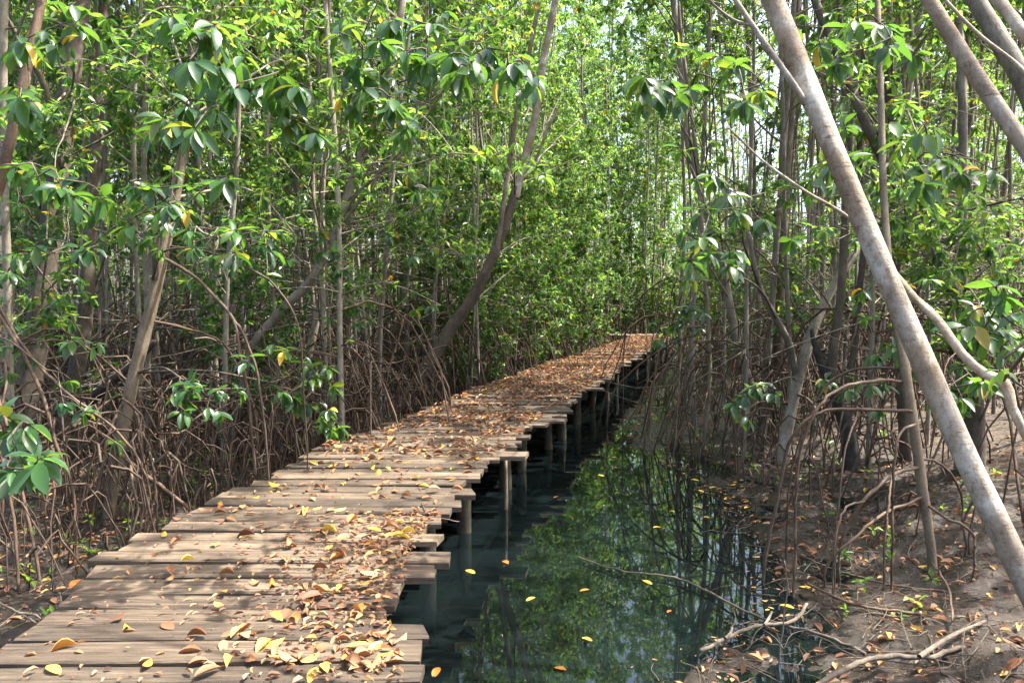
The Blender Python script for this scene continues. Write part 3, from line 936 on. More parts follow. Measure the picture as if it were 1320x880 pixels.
def near_tree(name, label, trunk, bark='grey_bark', limbs=(), roots=(), sprays=(), up=None, cat='tree', young=False, crown=None, seed=0, sides=12, lump=.03, limb_bark=None, fill=(), wobble=.3):
    """trunk: (px,py,d,width_px) from the foot up; limbs and roots alike; sprays: (anchor px,py,d, [(px,py,d)...]) twigs ending in rosettes"""
    g = np.random.default_rng(seed + 900)
    P, rad = px_path(trunk)
    P, rad = to_ground(P, rad)
    e = thing(name, P[0] * np.array([1, 1, 0]) + np.array([0, 0, float(ground(P[0, 0], P[0, 1]))]), label, cat)
    base = np.array(e.location)
    if up:
        for k in range(3):
            d = P[-1] - P[-2]; d /= np.linalg.norm(d); d[2] = abs(d[2]) + .35; d /= np.linalg.norm(d)
            P = np.vstack([P, P[-1] + d * up / 3]); rad = np.append(rad, rad[-1] * .75)
    n = len(P) * 6
    S = smooth_path(P, n); rs = np.interp(np.linspace(0, 1, n), np.linspace(0, 1, len(rad)), rad)
    wob = smooth_path(g.normal(0, wobble, (4, 3)), n); S[2:] += wob[2:] * rs[2:, None]
    b = Buf(); tube(b, S, rs * TRUNK_W * (1 + .03 * np.sin(np.arange(n) * .45 + seed)), sides, lump)
    part('trunk', b, M[bark], e)
    for lp in limbs:
        Q, rq = px_path(lp)
        rq = rq * .78
        m = len(Q) * 5
        b = Buf(); tube(b, smooth_path(Q, m), np.interp(np.linspace(0, 1, m), np.linspace(0, 1, len(rq)), rq), 8, .03)
        part('limb', b, M[limb_bark or bark], e)
    for rp in roots:
        Q, rq = px_path(rp)
        rq = rq * .5
        gz = float(ground(Q[-1, 0], Q[-1, 1]))
        if Q[-1, 2] > gz - .03:
            Q = np.vstack([Q, [Q[-1, 0], Q[-1, 1], gz - .1]]); rq = np.append(rq, rq[-1])
        m = len(Q) * 5
        b = Buf(); tube(b, smooth_path(Q, m) + g.normal(0, .003, (m, 3)), np.interp(np.linspace(0, 1, m), np.linspace(0, 1, len(rq)), rq), 7, .04)
        part('prop_root', b, M['root'], e)
    for sp in sprays:
        A = at(*sp[0])
        src_ = list(sp[1]) + ([(q[0] + g.normal(0, 20), q[1] + g.normal(0, 15), q[2] + g.normal(0, .3)) for q in sp[1] if g.random() < .95] if len(sp[1]) > 1 else [])
        src_ = [(q[0], q[1], q[2] * .92 if q[2] < 5.6 else q[2]) + tuple(q[3:]) for q in src_]
        ends = [at(*q[:3]) for q in src_]
        cen = np.mean(ends, 0)
        hub = A + (cen - A) * .72 + np.array([0, 0, .05])
        b = Buf()
        r0 = .006 + .004 * min(np.linalg.norm(cen - A), 2.2)
        pth = smooth_path([A, A + (hub - A) * .5 + np.array([0, 0, .12]) + g.normal(0, .05, 3), hub], 9)
        tube(b, pth, np.linspace(r0, .006, 9), 6)
        nodes = [p for p in pth[4:]]
        order = sorted(range(len(ends)), key=lambda k: np.linalg.norm(ends[k] - hub))
        got = {}
        for k in order:                                    # each twig leaves the nearest wood already there
            q = ends[k]
            s = min(nodes, key=lambda p: np.linalg.norm(p - q))
            mid = (s + q) / 2 + g.normal(0, .025, 3) + np.array([0, 0, .02])
            tw = smooth_path([s, mid, q], 6)
            tube(b, tw, np.linspace(.005, .0032, 6), 5)
            nodes += [tw[2], tw[3], tw[4]]
            got[k] = (q, q - mid)
        tips = [got[k] for k in range(len(ends))]
        br = part('branch', b, M['brown_bark'], e)
        for (q, dirn), src in zip(tips, src_):
            size = src[3] if len(src) > 3 else 1.0
            up_ = dirn / (np.linalg.norm(dirn) + 1e-9) + np.array([0, 0, .7])
            Pp, D, N, L, W = rosette_frames(q, up_, g, size * g.uniform(.85, 1.2), int(g.integers(5, 10)), g.uniform(.45, 1.1))
            for k in range(len(Pp)):
                pool = YOUNG_LEAF if young else NEAR_LEAF
                me = YELLOW_LEAF if g.random() < .015 else pool[int(g.integers(len(pool)))]
                o = bpy.data.objects.new('leaf', me)
                o.matrix_local = frame_matrix(Pp[k] - base, D[k], N[k], L[k], W[k])
                put(o, br)
    BB, LB = Buf(), Buf()
    for (xa, xb, ya, yb, da, db, m) in fill:               # limbs reaching out with many leaf rosettes
        for k in range(m):
            c = at(g.uniform(xa, xb), g.uniform(ya, yb), g.uniform(da, db))
            if deck_l(c[1]) - .3 < c[0] < deck_r(c[1]) + .2 and c[2] < 2.6: continue
            i = int(np.argmin(abs(S[:, 2] - max(1.3, c[2] - .3 * np.linalg.norm(S[:, :2] - c[:2], axis=1).min()) + g.normal(0, .5))))
            A = S[i]
            pth = smooth_path([A, A + (c - A) * .5 + g.normal(0, .15, 3) + np.array([0, 0, .1]), c], 10)
            tube(BB, pth, np.linspace(min(.015, rs[i] * .4), .004, 10), 5)
            for q in range(int(g.integers(13, 22))):
                s = pth[int(g.integers(5, 10))]
                d = g.normal(0, 1, 3) + np.array([0, 0, .3]); d /= np.linalg.norm(d)
                tip = s + d * g.uniform(.1, .5)
                if shades(tip[None])[0] and g.random() < .97: continue
                tube(BB, smooth_path([s, (s + tip) / 2 + g.normal(0, .02, 3), tip], 4), np.linspace(.005, .003, 4), 3)
                leaves(LB, *rosette_frames(tip, d + np.array([0, 0, .5]), g, g.uniform(.8, 1.05)))
    if fill:
        part('branches', BB, M['grey_bark'], e, kind='stuff')
        part('foliage', LB, M['leaf'], e, False, 'stuff')
    if crown:
        K = KINDS[crown]
        off_ = S[-1] - K['pts'].mean(0) * .8 + np.array([0, 0, .6])
        on = shades(K['arr'][0] * .8 + off_) & (g.random(len(K['arr'][0])) < .98)
        cb = Buf(); leaves(cb, *[a[~on] for a in K['arr']])
        o = bpy.data.objects.new('crown', cb.mesh('crown', M['leaf'], smooth=False))
        pz = KINDS[crown]['pts']; cmean = pz.mean(0)
        o.location = S[-1] - base - cmean * .8 + np.array([0, 0, .6]); o.scale = (.8, .8, .8)
        put(o, e); o['kind'] = 'stuff'
    return e


# right bank
near_tree('leaning_mangrove_tree', 'thick pale grey trunk leaning across the mud bank, blotched with lichen',
          [(1452, 1000, 2.87, 52), (1402, 910, 2.9, 51), (1358, 825, 2.93, 50), (1318, 745, 2.96, 48), (1278, 662, 3.0, 47), (1238, 578, 3.07, 46), (1192, 474, 3.16, 45), (1156, 390, 3.25, 43), (1118, 300, 3.33, 41), (1077, 200, 3.43, 40), (1036, 100, 3.6, 40), (996, 0, 3.75, 40), (950, -115, 3.95, 38)],
          'pale_bark', up=4, sides=20, lump=.012, wobble=.06, seed=1,
          limbs=[[(1042, 140, 3.56, 11), (1020, 105, 3.52, 11), (985, 55, 3.55, 10), (943, -8, 3.6, 8), (915, -60, 3.7, 6)], [(968, 33, 3.56, 5), (950, 28, 3.6, 5), (930, 15, 3.65, 4), (905, -8, 3.7, 4)]])
near_tree('leaning_mangrove_tree', 'slim pale trunk leaning in over the bank above the thick lichen-blotched one',
          [(1560, 640, 2.1, 38), (1400, 320, 2.3, 33), (1320, 190, 2.4, 31), (1255, 95, 2.5, 29), (1195, 0, 2.6, 27), (1130, -110, 2.8, 24)], 'pale_bark', up=4, seed=2, sides=16, lump=.015,
          limbs=[[(1430, 370, 2.3, 16), (1390, 150, 2.4, 18), (1320, 45, 2.5, 19), (1283, -5, 2.6, 18), (1240, -70, 2.7, 15)],
                 [(1400, 330, 2.3, 7), (1370, 160, 2.5, 7), (1320, 92, 2.7, 7), (1262, 45, 2.8, 6), (1215, -4, 2.9, 5), (1190, -40, 3, 4)]])
near_tree('mangrove_tree', 'dark grey trunk standing between the two pale leaning trunks and the thicket',
          [(1440, 560, 3.9, 42), (1365, 240, 3.95, 38), (1320, 120, 4.0, 37), (1290, 55, 4.1, 35), (1258, -10, 4.2, 32), (1230, -80, 4.3, 30)], 'grey_bark', up=4, seed=3, crown='pole1')
near_tree('mangrove_sapling', 'pale crooked sapling stem with a knob, bent up behind the thick leaning trunk',
          [(1420, 800, 2.95, 20), (1360, 650, 3.0, 18), (1325, 572, 3.1, 17), (1302, 527, 3.15, 17), (1290, 494, 3.2, 22), (1264, 479, 3.25, 18), (1241, 456, 3.3, 18), (1212, 413, 3.4, 17), (1185, 386, 3.55, 16), (1155, 350, 3.7, 13), (1100, 284, 3.95, 7), (1040, 247, 4.1, 6), (985, 208, 4.2, 5), (940, 165, 4.3, 4)],
          'pale_bark', cat='sapling', seed=4, sides=10,
          sprays=[((1290, 494, 3.2), [(1292, 474, 3.0, .62)])], young=True)
near_tree('mangrove_tree', 'brown trunk slanting up from a dark broad foot behind the crooked sapling',
          [(1262, 560, 7.6, 40), (1252, 440, 7.6, 36), (1236, 395, 7.6, 30), (1195, 320, 7.6, 23), (1170, 265, 7.7, 20), (1120, 165, 7.9, 18), (1085, 75, 8.1, 16), (1050, -10, 8.4, 14)], 'brown_bark', up=3, fill=[(1150, 1320, 250, 520, 6, 8.5, 12)], seed=5, crown='pole0',
          limbs=[[(1128, 185, 7.9, 8), (1160, 100, 7.8, 7), (1195, 45, 7.8, 5)], [(1180, 290, 7.7, 7), (1230, 240, 7.5, 6), (1290, 215, 7.3, 4)]],
          sprays=[((1236, 395, 7.6), [(1262, 432, 4.2), (1290, 372, 4.0), (1305, 445, 4.1), (1270, 405, 4.4), (1318, 400, 4.2)]),
                  ((1236, 395, 7.6), [(1240, 512, 5.0), (1255, 488, 5.2), (1215, 500, 5.4)])])
near_tree('mangrove_tree', 'straight slim brown trunk rising behind the thick leaning trunk',
          [(1166, 570, 8.6, 21), (1160, 420, 8.6, 20), (1155, 280, 8.6, 19), (1148, 120, 8.7, 18), (1143, -20, 8.8, 16)], 'brown_bark', up=3, fill=[(1020, 1320, -80, 330, 5.5, 9, 20)], seed=6, crown='pole2',
          sprays=[((1150, 160, 8.7), [(1190, 212, 4.2), (1216, 206, 4.1), (1160, 180, 4.4), (1240, 222, 4.3)]),
                  ((1148, 120, 8.7), [(1130, 32, 4.3), (1150, 42, 4.4), (1078, 82, 4.2), (1052, 60, 4.5), (1100, 25, 4.3), (1180, 68, 4.6)]),
                  ((1155, 280, 8.6), [(1100, 200, 5.0), (1042, 232, 5.0), (1075, 160, 5.2)])])
near_tree('forked_mangrove_tree', 'forked grey trunk splitting low into a V on the far mud bank',
          [(1012, 560, 9.2, 24), (1028, 490, 9.2, 21), (1050, 420, 9.2, 19), (1080, 362, 9.3, 16), (1112, 318, 9.4, 13), (1150, 250, 9.6, 10), (1170, 150, 9.8, 8)], 'grey_bark', fill=[(900, 1120, 200, 420, 8, 10.5, 6)], seed=7, up=2,
          limbs=[[(1026, 480, 9.2, 13), (1016, 440, 9.1, 12), (1000, 410, 9.0, 11), (978, 366, 8.9, 9), (965, 300, 8.8, 7)]],
          roots=[[(1016, 520, 9.2, 8), (975, 520, 9.0, 7), (950, 560, 8.8, 6)], [(1022, 505, 9.2, 8), (1050, 525, 8.9, 7), (1062, 590, 8.6, 6)]],
          sprays=[((1000, 410, 9.0), [(902, 322, 5.0), (942, 340, 5.2), (890, 335, 4.8), (918, 295, 5.2)]),
                  ((978, 366, 8.9), [(900, 270, 5.0), (942, 250, 5.2), (920, 225, 5.3), (985, 280, 5.6)]),
                  ((1026, 490, 9.2), [(962, 508, 6.4), (975, 498, 6.6), (1000, 505, 6.4), (945, 520, 6.5)])])
near_tree('charred_mangrove_tree', 'blackened low stump sending up two slim brown stems on the bank',
          [(1088, 590, 8.6, 34), (1082, 540, 8.6, 28), (1072, 495, 8.6, 24), (1052, 445, 8.6, 12), (1046, 425, 8.6, 6)], 'char', seed=8, limb_bark='brown_bark',
          limbs=[[(1072, 500, 8.6, 17), (1074, 450, 8.6, 16), (1083, 390, 8.6, 14), (1088, 310, 8.7, 13), (1092, 200, 8.8, 11), (1085, 60, 9, 9), (1080, -30, 9, 8)],
                 [(1080, 520, 8.6, 14), (1098, 470, 8.6, 12), (1106, 390, 8.6, 11), (1114, 300, 8.7, 10), (1108, 170, 8.8, 9), (1118, -10, 9, 7)]],
          sprays=[((1085, 480, 8.6), [(1062, 488, 6.4), (1122, 494, 6.2), (1090, 500, 6.3)]), ((1106, 390, 8.6), [(1130, 455, 6.4), (1112, 372, 6.2), (1145, 440, 6.3)])])
near_tree('prop_rooted_sapling', 'thin brown mangrove stem propped on long arching roots at the puddled shore',
          [(1203, 702, 5.5, 17), (1192, 620, 5.5, 19), (1181, 540, 5.5, 20), (1168, 460, 5.6, 18), (1152, 380, 5.8, 15), (1140, 250, 6.1, 13), (1135, 100, 6.4, 11), (1130, -20, 6.7, 10)], 'tan_bark', seed=9, up=2, cat='sapling',
          roots=[[(1180, 530, 5.5, 9), (1120, 528, 5.4, 9), (1062, 530, 5.4, 9), (1022, 562, 5.4, 9), (1002, 640, 5.4, 9), (984, 738, 5.4, 10)],
                 [(1188, 602, 5.5, 10), (1150, 612, 5.4, 10), (1112, 648, 5.3, 10), (1084, 700, 5.3, 8)],
                 [(1190, 640, 5.5, 8), (1140, 662, 5.3, 8), (1106, 690, 5.2, 8), (1066, 728, 5.2, 7)],
                 [(1172, 478, 5.6, 7), (1120, 474, 5.7, 7), (1075, 488, 5.8, 7), (1045, 530, 5.8, 6), (1022, 600, 5.8, 6), (1015, 660, 5.8, 6)],
                 [(1170, 492, 5.6, 8), (1130, 490, 5.4, 8), (1084, 500, 5.2, 8), (1052, 530, 5.1, 8), (1030, 590, 5.1, 8), (1025, 690, 5.1, 8)],
                 [(1182, 545, 5.5, 7), (1160, 560, 5.2, 7), (1152, 620, 5.1, 7), (1150, 708, 5.1, 7)],
                 [(1195, 650, 5.5, 8), (1220, 668, 5.3, 8), (1255, 690, 5.2, 7)],
                 [(1186, 590, 5.5, 7), (1215, 600, 5.8, 7), (1240, 640, 6.1, 6)],
                 [(1115, 646, 5.3, 6), (1090, 655, 5.1, 6), (1076, 700, 5.0, 5)],
                 [(1150, 612, 5.4, 6), (1146, 650, 5.2, 6), (1140, 705, 5.1, 6)],
                 [(1106, 529, 5.4, 6), (1090, 580, 5.2, 5), (1078, 680, 5.1, 5)]])
near_tree('prop_rooted_sapling', 'thin mangrove on splayed red-brown roots beside the far half of the boardwalk',
          [(908, 560, 10.0, 8), (915, 470, 10.0, 9), (908, 340, 10.2, 9), (898, 200, 10.5, 8), (880, 60, 10.8, 7)], 'tan_bark', seed=10, up=2, cat='sapling',
          roots=[[(912, 440, 10, 5), (880, 446, 9.9, 5), (850, 490, 9.8, 5), (832, 560, 9.8, 5)], [(912, 430, 10, 5), (870, 440, 10.2, 5), (815, 478, 10.4, 5), (785, 520, 10.5, 4)],
                 [(914, 460, 10, 5), (895, 468, 9.8, 5), (878, 510, 9.7, 5), (862, 575, 9.6, 5)], [(913, 470, 10, 5), (888, 485, 10.2, 4), (872, 560, 10.2, 4)],
                 [(915, 480, 10, 5), (935, 490, 9.8, 4), (948, 560, 9.8, 4)], [(914, 455, 10, 5), (893, 440, 9.6, 5), (882, 500, 9.5, 5), (893, 590, 9.5, 5)],
                 [(913, 500, 10, 4), (905, 540, 9.7, 4), (900, 585, 9.6, 4)], [(912, 420, 10, 4), (860, 430, 9.7, 4), (842, 500, 9.6, 4), (838, 560, 9.5, 4)]],
          sprays=[((910, 380, 10.1), [(880, 412, 8.6), (900, 425, 8.4), (868, 420, 8.8), (890, 395, 8.6)]),
                  ((900, 230, 10.4), [(890, 112, 4.6), (862, 98, 4.4), (832, 112, 4.3), (876, 132, 4.5), (850, 120, 4.6)]),
                  ((890, 120, 10.6), [(945, 82, 4.8), (985, 118, 5.0), (960, 130, 4.9), (925, 70, 5.0)])])
near_tree('mangrove_tree', 'bowed grey trunk rising from the far bank beside the red-brown splayed roots',
          [(968, 510, 12, 17), (948, 430, 12, 16), (930, 335, 12, 15), (907, 262, 12, 14), (887, 180, 12, 14), (876, 80, 12.1, 13), (864, -20, 12.2, 12)], 'grey_bark', fill=[(820, 1000, -80, 330, 7, 12, 9)], seed=11, up=3, crown='pole1')
near_tree('mangrove_tree', 'upright brown trunk standing just behind the V-forked tree',
          [(1002, 500, 10.5, 22), (1003, 400, 10.5, 21), (1010, 260, 10.6, 20), (1020, 130, 10.8, 18), (1030, -20, 11, 16)], 'brown_bark', seed=12, up=3, crown='pole2')

# left thicket
near_tree('mangrove_tree', 'thickest dark trunk in the left thicket, ridged and broad at its foot',
          [(30, 575, 8.6, 58), (48, 490, 8.6, 48), (60, 390, 8.6, 43), (75, 250, 8.7, 39), (92, 120, 8.8, 36), (105, 20, 8.9, 33), (112, -60, 9, 30)], 'brown_bark', fill=[(-40, 200, -70, 330, 6, 9, 13), (0, 120, 330, 520, 7, 9.5, 5)], seed=13, up=3, crown='full1', lump=.06,
          limbs=[[(80, 215, 8.7, 12), (60, 120, 8.5, 10), (30, 60, 8.3, 8), (0, 10, 8.1, 7)]],
          sprays=[((92, 120, 8.8), [(45, 212, 4.6), (18, 215, 4.5), (100, 252, 4.8), (130, 270, 4.9), (70, 235, 5.0)]),
                  ((92, 120, 8.8), [(18, 110, 4.6), (36, 150, 4.8), (70, 60, 4.7), (100, 28, 4.8), (15, 60, 5.0)]),
                  ((70, 300, 8.7), [(25, 322, 5.0), (104, 318, 5.4), (10, 350, 5.1)])])
near_tree('mangrove_tree', 'dark upright trunk half a step behind the thickest left trunk',
          [(90, 540, 9.6, 36), (108, 430, 9.6, 28), (118, 300, 9.7, 25), (125, 180, 9.8, 23), (130, 60, 9.9, 21), (135, -40, 10, 19)], 'brown_bark', seed=14, up=3, crown='full0',
          limbs=[[(112, 520, 9.5, 18), (140, 495, 9.2, 17), (170, 470, 9, 15), (200, 440, 8.8, 10)]])
near_tree('prop_rooted_tree', 'light brown slanting trunk on forked prop roots nearest the boardwalk planks',
          [(141, 665, 6.8, 22), (148, 590, 6.8, 27), (161, 510, 6.8, 25), (179, 430, 6.85, 24), (197, 360, 6.9, 22), (215, 280, 7.0, 21), (236, 190, 7.1, 19), (262, 90, 7.3, 17), (285, 0, 7.5, 15), (300, -80, 7.7, 14)],
          'tan_bark', fill=[(130, 420, -70, 330, 5.2, 8.5, 18)], seed=15, up=3,
          roots=[[(158, 520, 6.8, 8), (140, 560, 6.6, 8), (128, 620, 6.5, 8), (118, 665, 6.5, 8)],
                 [(163, 510, 6.8, 8), (180, 545, 6.6, 8), (183, 600, 6.5, 8), (182, 660, 6.5, 7)],
                 [(182, 548, 6.6, 7), (196, 590, 6.5, 6), (202, 650, 6.4, 6)],
                 [(150, 580, 6.8, 12), (185, 610, 6.6, 12), (225, 640, 6.4, 10), (250, 665, 6.3, 9)],
                 [(213, 334, 6.9, 9), (252, 358, 6.6, 9), (298, 408, 6.3, 9), (309, 450, 6.2, 9), (320, 518, 6.2, 9), (329, 615, 6.2, 8)],
                 [(298, 408, 6.3, 8), (318, 440, 6.2, 7), (335, 500, 6.2, 7), (346, 612, 6.2, 6)],
                 [(219, 317, 7.0, 6), (273, 326, 6.8, 6), (302, 338, 6.7, 6), (352, 366, 6.5, 6), (384, 420, 6.4, 5), (392, 520, 6.4, 5), (396, 590, 6.4, 4)],
                 [(190, 412, 6.9, 8), (268, 432, 7.2, 7), (300, 460, 7.4, 6), (330, 540, 7.5, 6)],
                 [(158, 555, 6.8, 7), (110, 545, 6.7, 8), (70, 565, 6.6, 8), (30, 620, 6.5, 7)],
                 [(152, 575, 6.8, 6), (95, 600, 6.5, 6), (60, 640, 6.3, 6)],
                 [(146, 600, 6.8, 8), (120, 622, 6.6, 8), (85, 690, 6.3, 7)]],
          sprays=[((262, 90, 7.3), [(240, 30, 3.6), (216, 22, 3.8), (275, 46, 3.7), (256, 88, 3.9), (285, 84, 3.8)]),
                  ((236, 190, 7.1), [(240, 135, 4.1), (281, 140, 4.0), (270, 96, 4.2), (212, 150, 4.5)]),
                  ((215, 280, 7.0), [(190, 240, 4.4), (230, 268, 4.3), (205, 278, 4.6), (292, 228, 4.0, 1.1), (250, 240, 4.4), (160, 290, 4.8)]),
                  ((262, 90, 7.3), [(360, 98, 4.2), (350, 116, 4.3), (400, 114, 4.2), (374, 158, 4.2), (412, 160, 4.3), (335, 110, 4.4)]),
                  ((197, 360, 6.9), [(275, 330, 5.2), (250, 318, 5.4), (345, 298, 5.4), (300, 300, 5.6)]),
                  ((178, 480, 6.85), [(222, 508, 5.9), (250, 498, 5.8), (282, 502, 5.8), (286, 528, 5.7), (312, 500, 6.0), (240, 530, 5.9)]),
                  ((178, 480, 6.85), [(366, 448, 6.6), (400, 488, 6.6), (412, 482, 6.7), (432, 500, 6.7), (382, 512, 6.6), (424, 528, 6.6), (440, 548, 6.7), (428, 556, 6.6), (395, 520, 6.7)])])
near_tree('mangrove_tree', 'reddish brown trunk slanting past the thick dark one',
          [(-90, 560, 6.3, 24), (-30, 330, 6.2, 21), (0, 235, 6.2, 20), (25, 130, 6.2, 19), (50, 20, 6.3, 17), (62, -50, 6.4, 16)], 'root', seed=16, up=3,
          roots=[[(-30, 360, 6.2, 10), (20, 440, 6.0, 10), (55, 510, 5.9, 10), (72, 570, 5.8, 9), (95, 640, 5.8, 8)], [(-25, 350, 6.2, 8), (30, 446, 6.0, 8), (85, 505, 5.9, 8), (150, 556, 5.8, 7), (190, 620, 5.7, 6)],
                 [(-40, 380, 6.2, 9), (0, 520, 5.6, 8), (30, 640, 5.4, 8), (52, 745, 5.3, 8)], [(-40, 420, 6.2, 9), (-5, 560, 5.4, 8), (15, 650, 5.2, 8), (25, 760, 5.1, 8)]],
          sprays=[((-60, 450, 6.2), [(8, 560, 3.6), (30, 596, 3.5), (18, 606, 3.4), (4, 530, 3.6), (45, 580, 3.7)]), ((-60, 450, 6.2), [(125, 440, 6.0), (82, 520, 5.8), (110, 530, 5.7)])])
near_tree('mangrove_tree', 'curved brown trunk bending over the root thicket, its upper half bleached pale',
          [(500, 540, 13, 26), (540, 485, 13, 25), (575, 430, 13, 25), (610, 385, 13, 22), (635, 340, 13, 20), (655, 290, 13.1, 18), (668, 240, 13.2, 15)], 'brown_bark', fill=[(580, 800, 40, 330, 14, 16.5, 14)], seed=17, limb_bark='pale_bark',
          limbs=[[(664, 255, 13.2, 14), (678, 200, 13.3, 13), (690, 150, 13.4, 13), (700, 80, 13.6, 12), (718, -10, 13.8, 11), (725, -80, 14, 10)], [(640, 330, 13, 8), (648, 270, 12.9, 8), (657, 210, 12.9, 8), (667, 140, 12.9, 8), (690, 30, 13, 7), (700, -40, 13, 6)],
                 [(690, 208, 13.3, 5), (705, 170, 13.1, 4), (722, 135, 13, 3)]],
          roots=[[(590, 410, 13, 6), (605, 425, 13.3, 5), (615, 460, 13.6, 5), (618, 500, 13.7, 4)], [(560, 455, 13, 6), (572, 470, 13, 5), (578, 500, 13, 5), (580, 535, 13, 4)],
                 [(530, 495, 13, 7), (550, 500, 12.6, 6), (562, 545, 12.4, 5)], [(515, 520, 13, 7), (470, 530, 12.8, 6), (450, 560, 12.7, 5)]],
          sprays=[((664, 250, 13.2), [(650, 202, 8.0), (690, 214, 8.2), (668, 208, 8.0), (640, 212, 8.2), (705, 225, 8.3)])], young=True)
near_tree('mangrove_tree', 'grey trunk bowing up steeply out of the thicket behind the low leafy sprays',
          [(318, 470, 10, 15), (330, 440, 10, 16), (365, 400, 10, 17), (402, 362, 10, 18), (432, 305, 10, 17), (465, 210, 10.1, 15), (495, 135, 10.2, 13), (515, 40, 10.3, 12), (525, -50, 10.4, 10)], 'grey_bark', fill=[(400, 720, -80, 230, 5.5, 10, 18), (440, 640, 230, 400, 8.5, 11, 7)], seed=18, up=3,
          limbs=[[(436, 296, 10, 6), (490, 225, 9.6, 5), (555, 165, 9.2, 4)], [(445, 230, 9.8, 6), (500, 215, 9.4, 6), (545, 170, 9.2, 5)]],
          sprays=[((495, 135, 10.2), [(455, 68, 4.3), (490, 50, 4.2), (520, 66, 4.3), (446, 22, 4.2), (510, 22, 4.4), (556, 30, 4.5), (545, 75, 4.4)]),
                  ((495, 135, 10.2), [(455, 116, 4.4), (498, 136, 4.2), (526, 155, 4.3), (456, 142, 4.4), (480, 110, 4.5), (540, 120, 4.5)]),
                  ((495, 135, 10.2), [(580, 70, 4.4), (612, 78, 4.3), (655, 84, 4.3), (640, 98, 4.4), (598, 92, 4.3), (690, 98, 4.5), (625, 60, 4.6), (668, 70, 4.6)])])
near_tree('mangrove_tree', 'slender grey trunk with a steady lean, next to the steeply bowing one',
          [(395, 470, 12, 15), (415, 385, 12, 15), (432, 300, 12, 14), (455, 230, 12, 13), (480, 165, 12.1, 12), (505, 90, 12.2, 11), (520, -10, 12.3, 10)], 'grey_bark', fill=[(380, 620, 150, 420, 10, 13, 12)], seed=19, up=3, crown='pole1',
          sprays=[((455, 230, 12), [(530, 330, 8.5), (440, 346, 8.0), (430, 340, 8.2), (535, 400, 9), (560, 320, 8.8), (500, 300, 8.8)])])

# ------------------------------------------------------------------ fallen branches, sticks and a stone on the bank
def stick(pts, name, label, mname='twig', side=(), cat='branch'):
    P, r = px_path(pts)
    r = r * .52
    P[:, 2] = np.maximum(P[:, 2], 0)
    e = thing(name, P[0], label, cat)
    b = Buf(); m = len(P) * 5
    S = smooth_path(P, m); S[1:-1] += rng.normal(0, .003, (m - 2, 3))
    tube(b, S, np.interp(np.linspace(0, 1, m), np.linspace(0, 1, len(r)), r) * (1 + rng.normal(0, .05, m)), 8, .04, True)
    part('stem', b, M[mname], e)
    for s in side:
        P2, r2 = px_path(s)
        b = Buf(); tube(b, smooth_path(P2, 8), np.interp(np.linspace(0, 1, 8), np.linspace(0, 1, len(r2)), r2), 6, .03)
        part('side_twig', b, M[mname], e)


def gd(px, py, z=.03):
    a, b = (px - 660) / FPX, (440 - py) / FPX
    v = np.array([a, CP + b * SP, -SP + b * CP])
    return float(v[1] * (z - CAM_H) / v[2])


def on_mud(pts, z=.04):
    return [(x, y, gd(x, y, z), w) for x, y, w in pts]


stick(on_mud([(745, 717, 3), (800, 735, 4), (862, 742, 5), (905, 758, 6), (950, 782, 6), (1000, 802, 7), (1060, 818, 8), (1115, 842, 9)], .03), 'fallen_branch', 'long thin pale branch reaching from the shore out over the water')
stick(on_mud([(903, 838, 10), (940, 820, 9), (975, 806, 9), (1020, 801, 9), (1040, 778, 8)], .06), 'fallen_branch', 'short broken pale branch lying across the long thin one',
      side=[on_mud([(985, 805, 4), (990, 798, 4), (995, 788, 3)], .07), on_mud([(935, 822, 4), (942, 815, 4), (944, 808, 3)], .07)])
stick(on_mud([(1040, 890, 12), (1085, 864, 14), (1118, 850, 14), (1150, 845, 15), (1195, 847, 13), (1240, 834, 12), (1275, 836, 11), (1330, 826, 10)], .13), 'fallen_branch', 'thick grey dead branch lying on the bank below the leaning trunk', 'twig',
      side=[on_mud([(1185, 846, 7), (1225, 820, 6), (1270, 800, 4)], .17)])
stick(on_mud([(1030, 715, 4), (1080, 735, 5), (1140, 752, 5), (1220, 762, 5)], .06), 'fallen_branch', 'thin straight stick lying over the wet mud toward the prop roots', 'root')
stick(on_mud([(1040, 752, 7), (1100, 778, 7), (1180, 790, 8), (1300, 800, 8)], .09), 'fallen_branch', 'brown half-sunk stick along the muddy shore', 'root')
stick([(1003, 860, gd(1003, 850, .05), 4), (1010, 800, gd(1003, 850, .05), 4), (1015, 750, gd(1003, 850, .05), 4), (1011, 722, gd(1003, 850, .05), 3)], 'upright_twig', 'thin twig standing upright in the mud beside the broken branch', 'twig', cat='twig')
stick(on_mud([(1200, 725, 5), (1222, 755, 5), (1228, 800, 6)], .16), 'fallen_branch', 'short dark stick near the foot of the prop-rooted stem', 'root')
# grey vine twig poking out of the left thicket, and a stray twig lying on the planks
stick([(-10, 770, 4.1, 5), (25, 790, 4.0, 5), (48, 803, 3.9, 4)], 'dead_twig', 'pale forked dead twig poking toward the plank ends', 'twig', side=[[(25, 790, 4.0, 4), (45, 792, 3.95, 3), (52, 797, 3.9, 2)]], cat='twig')
stick([(525, 660, 5.15, 3), (548, 665, 5.1, 3), (566, 668, 5.05, 3), (592, 672, 5.0, 2)], 'dead_twig', 'small forked twig lying at the plank ends over the water', 'twig',
      side=[[(548, 665, 5.1, 3), (546, 655, 5.1, 3), (543, 648, 5.1, 2)], [(548, 665, 5.1, 3), (542, 680, 5.0, 2), (560, 690, 4.95, 2)]], cat='twig')

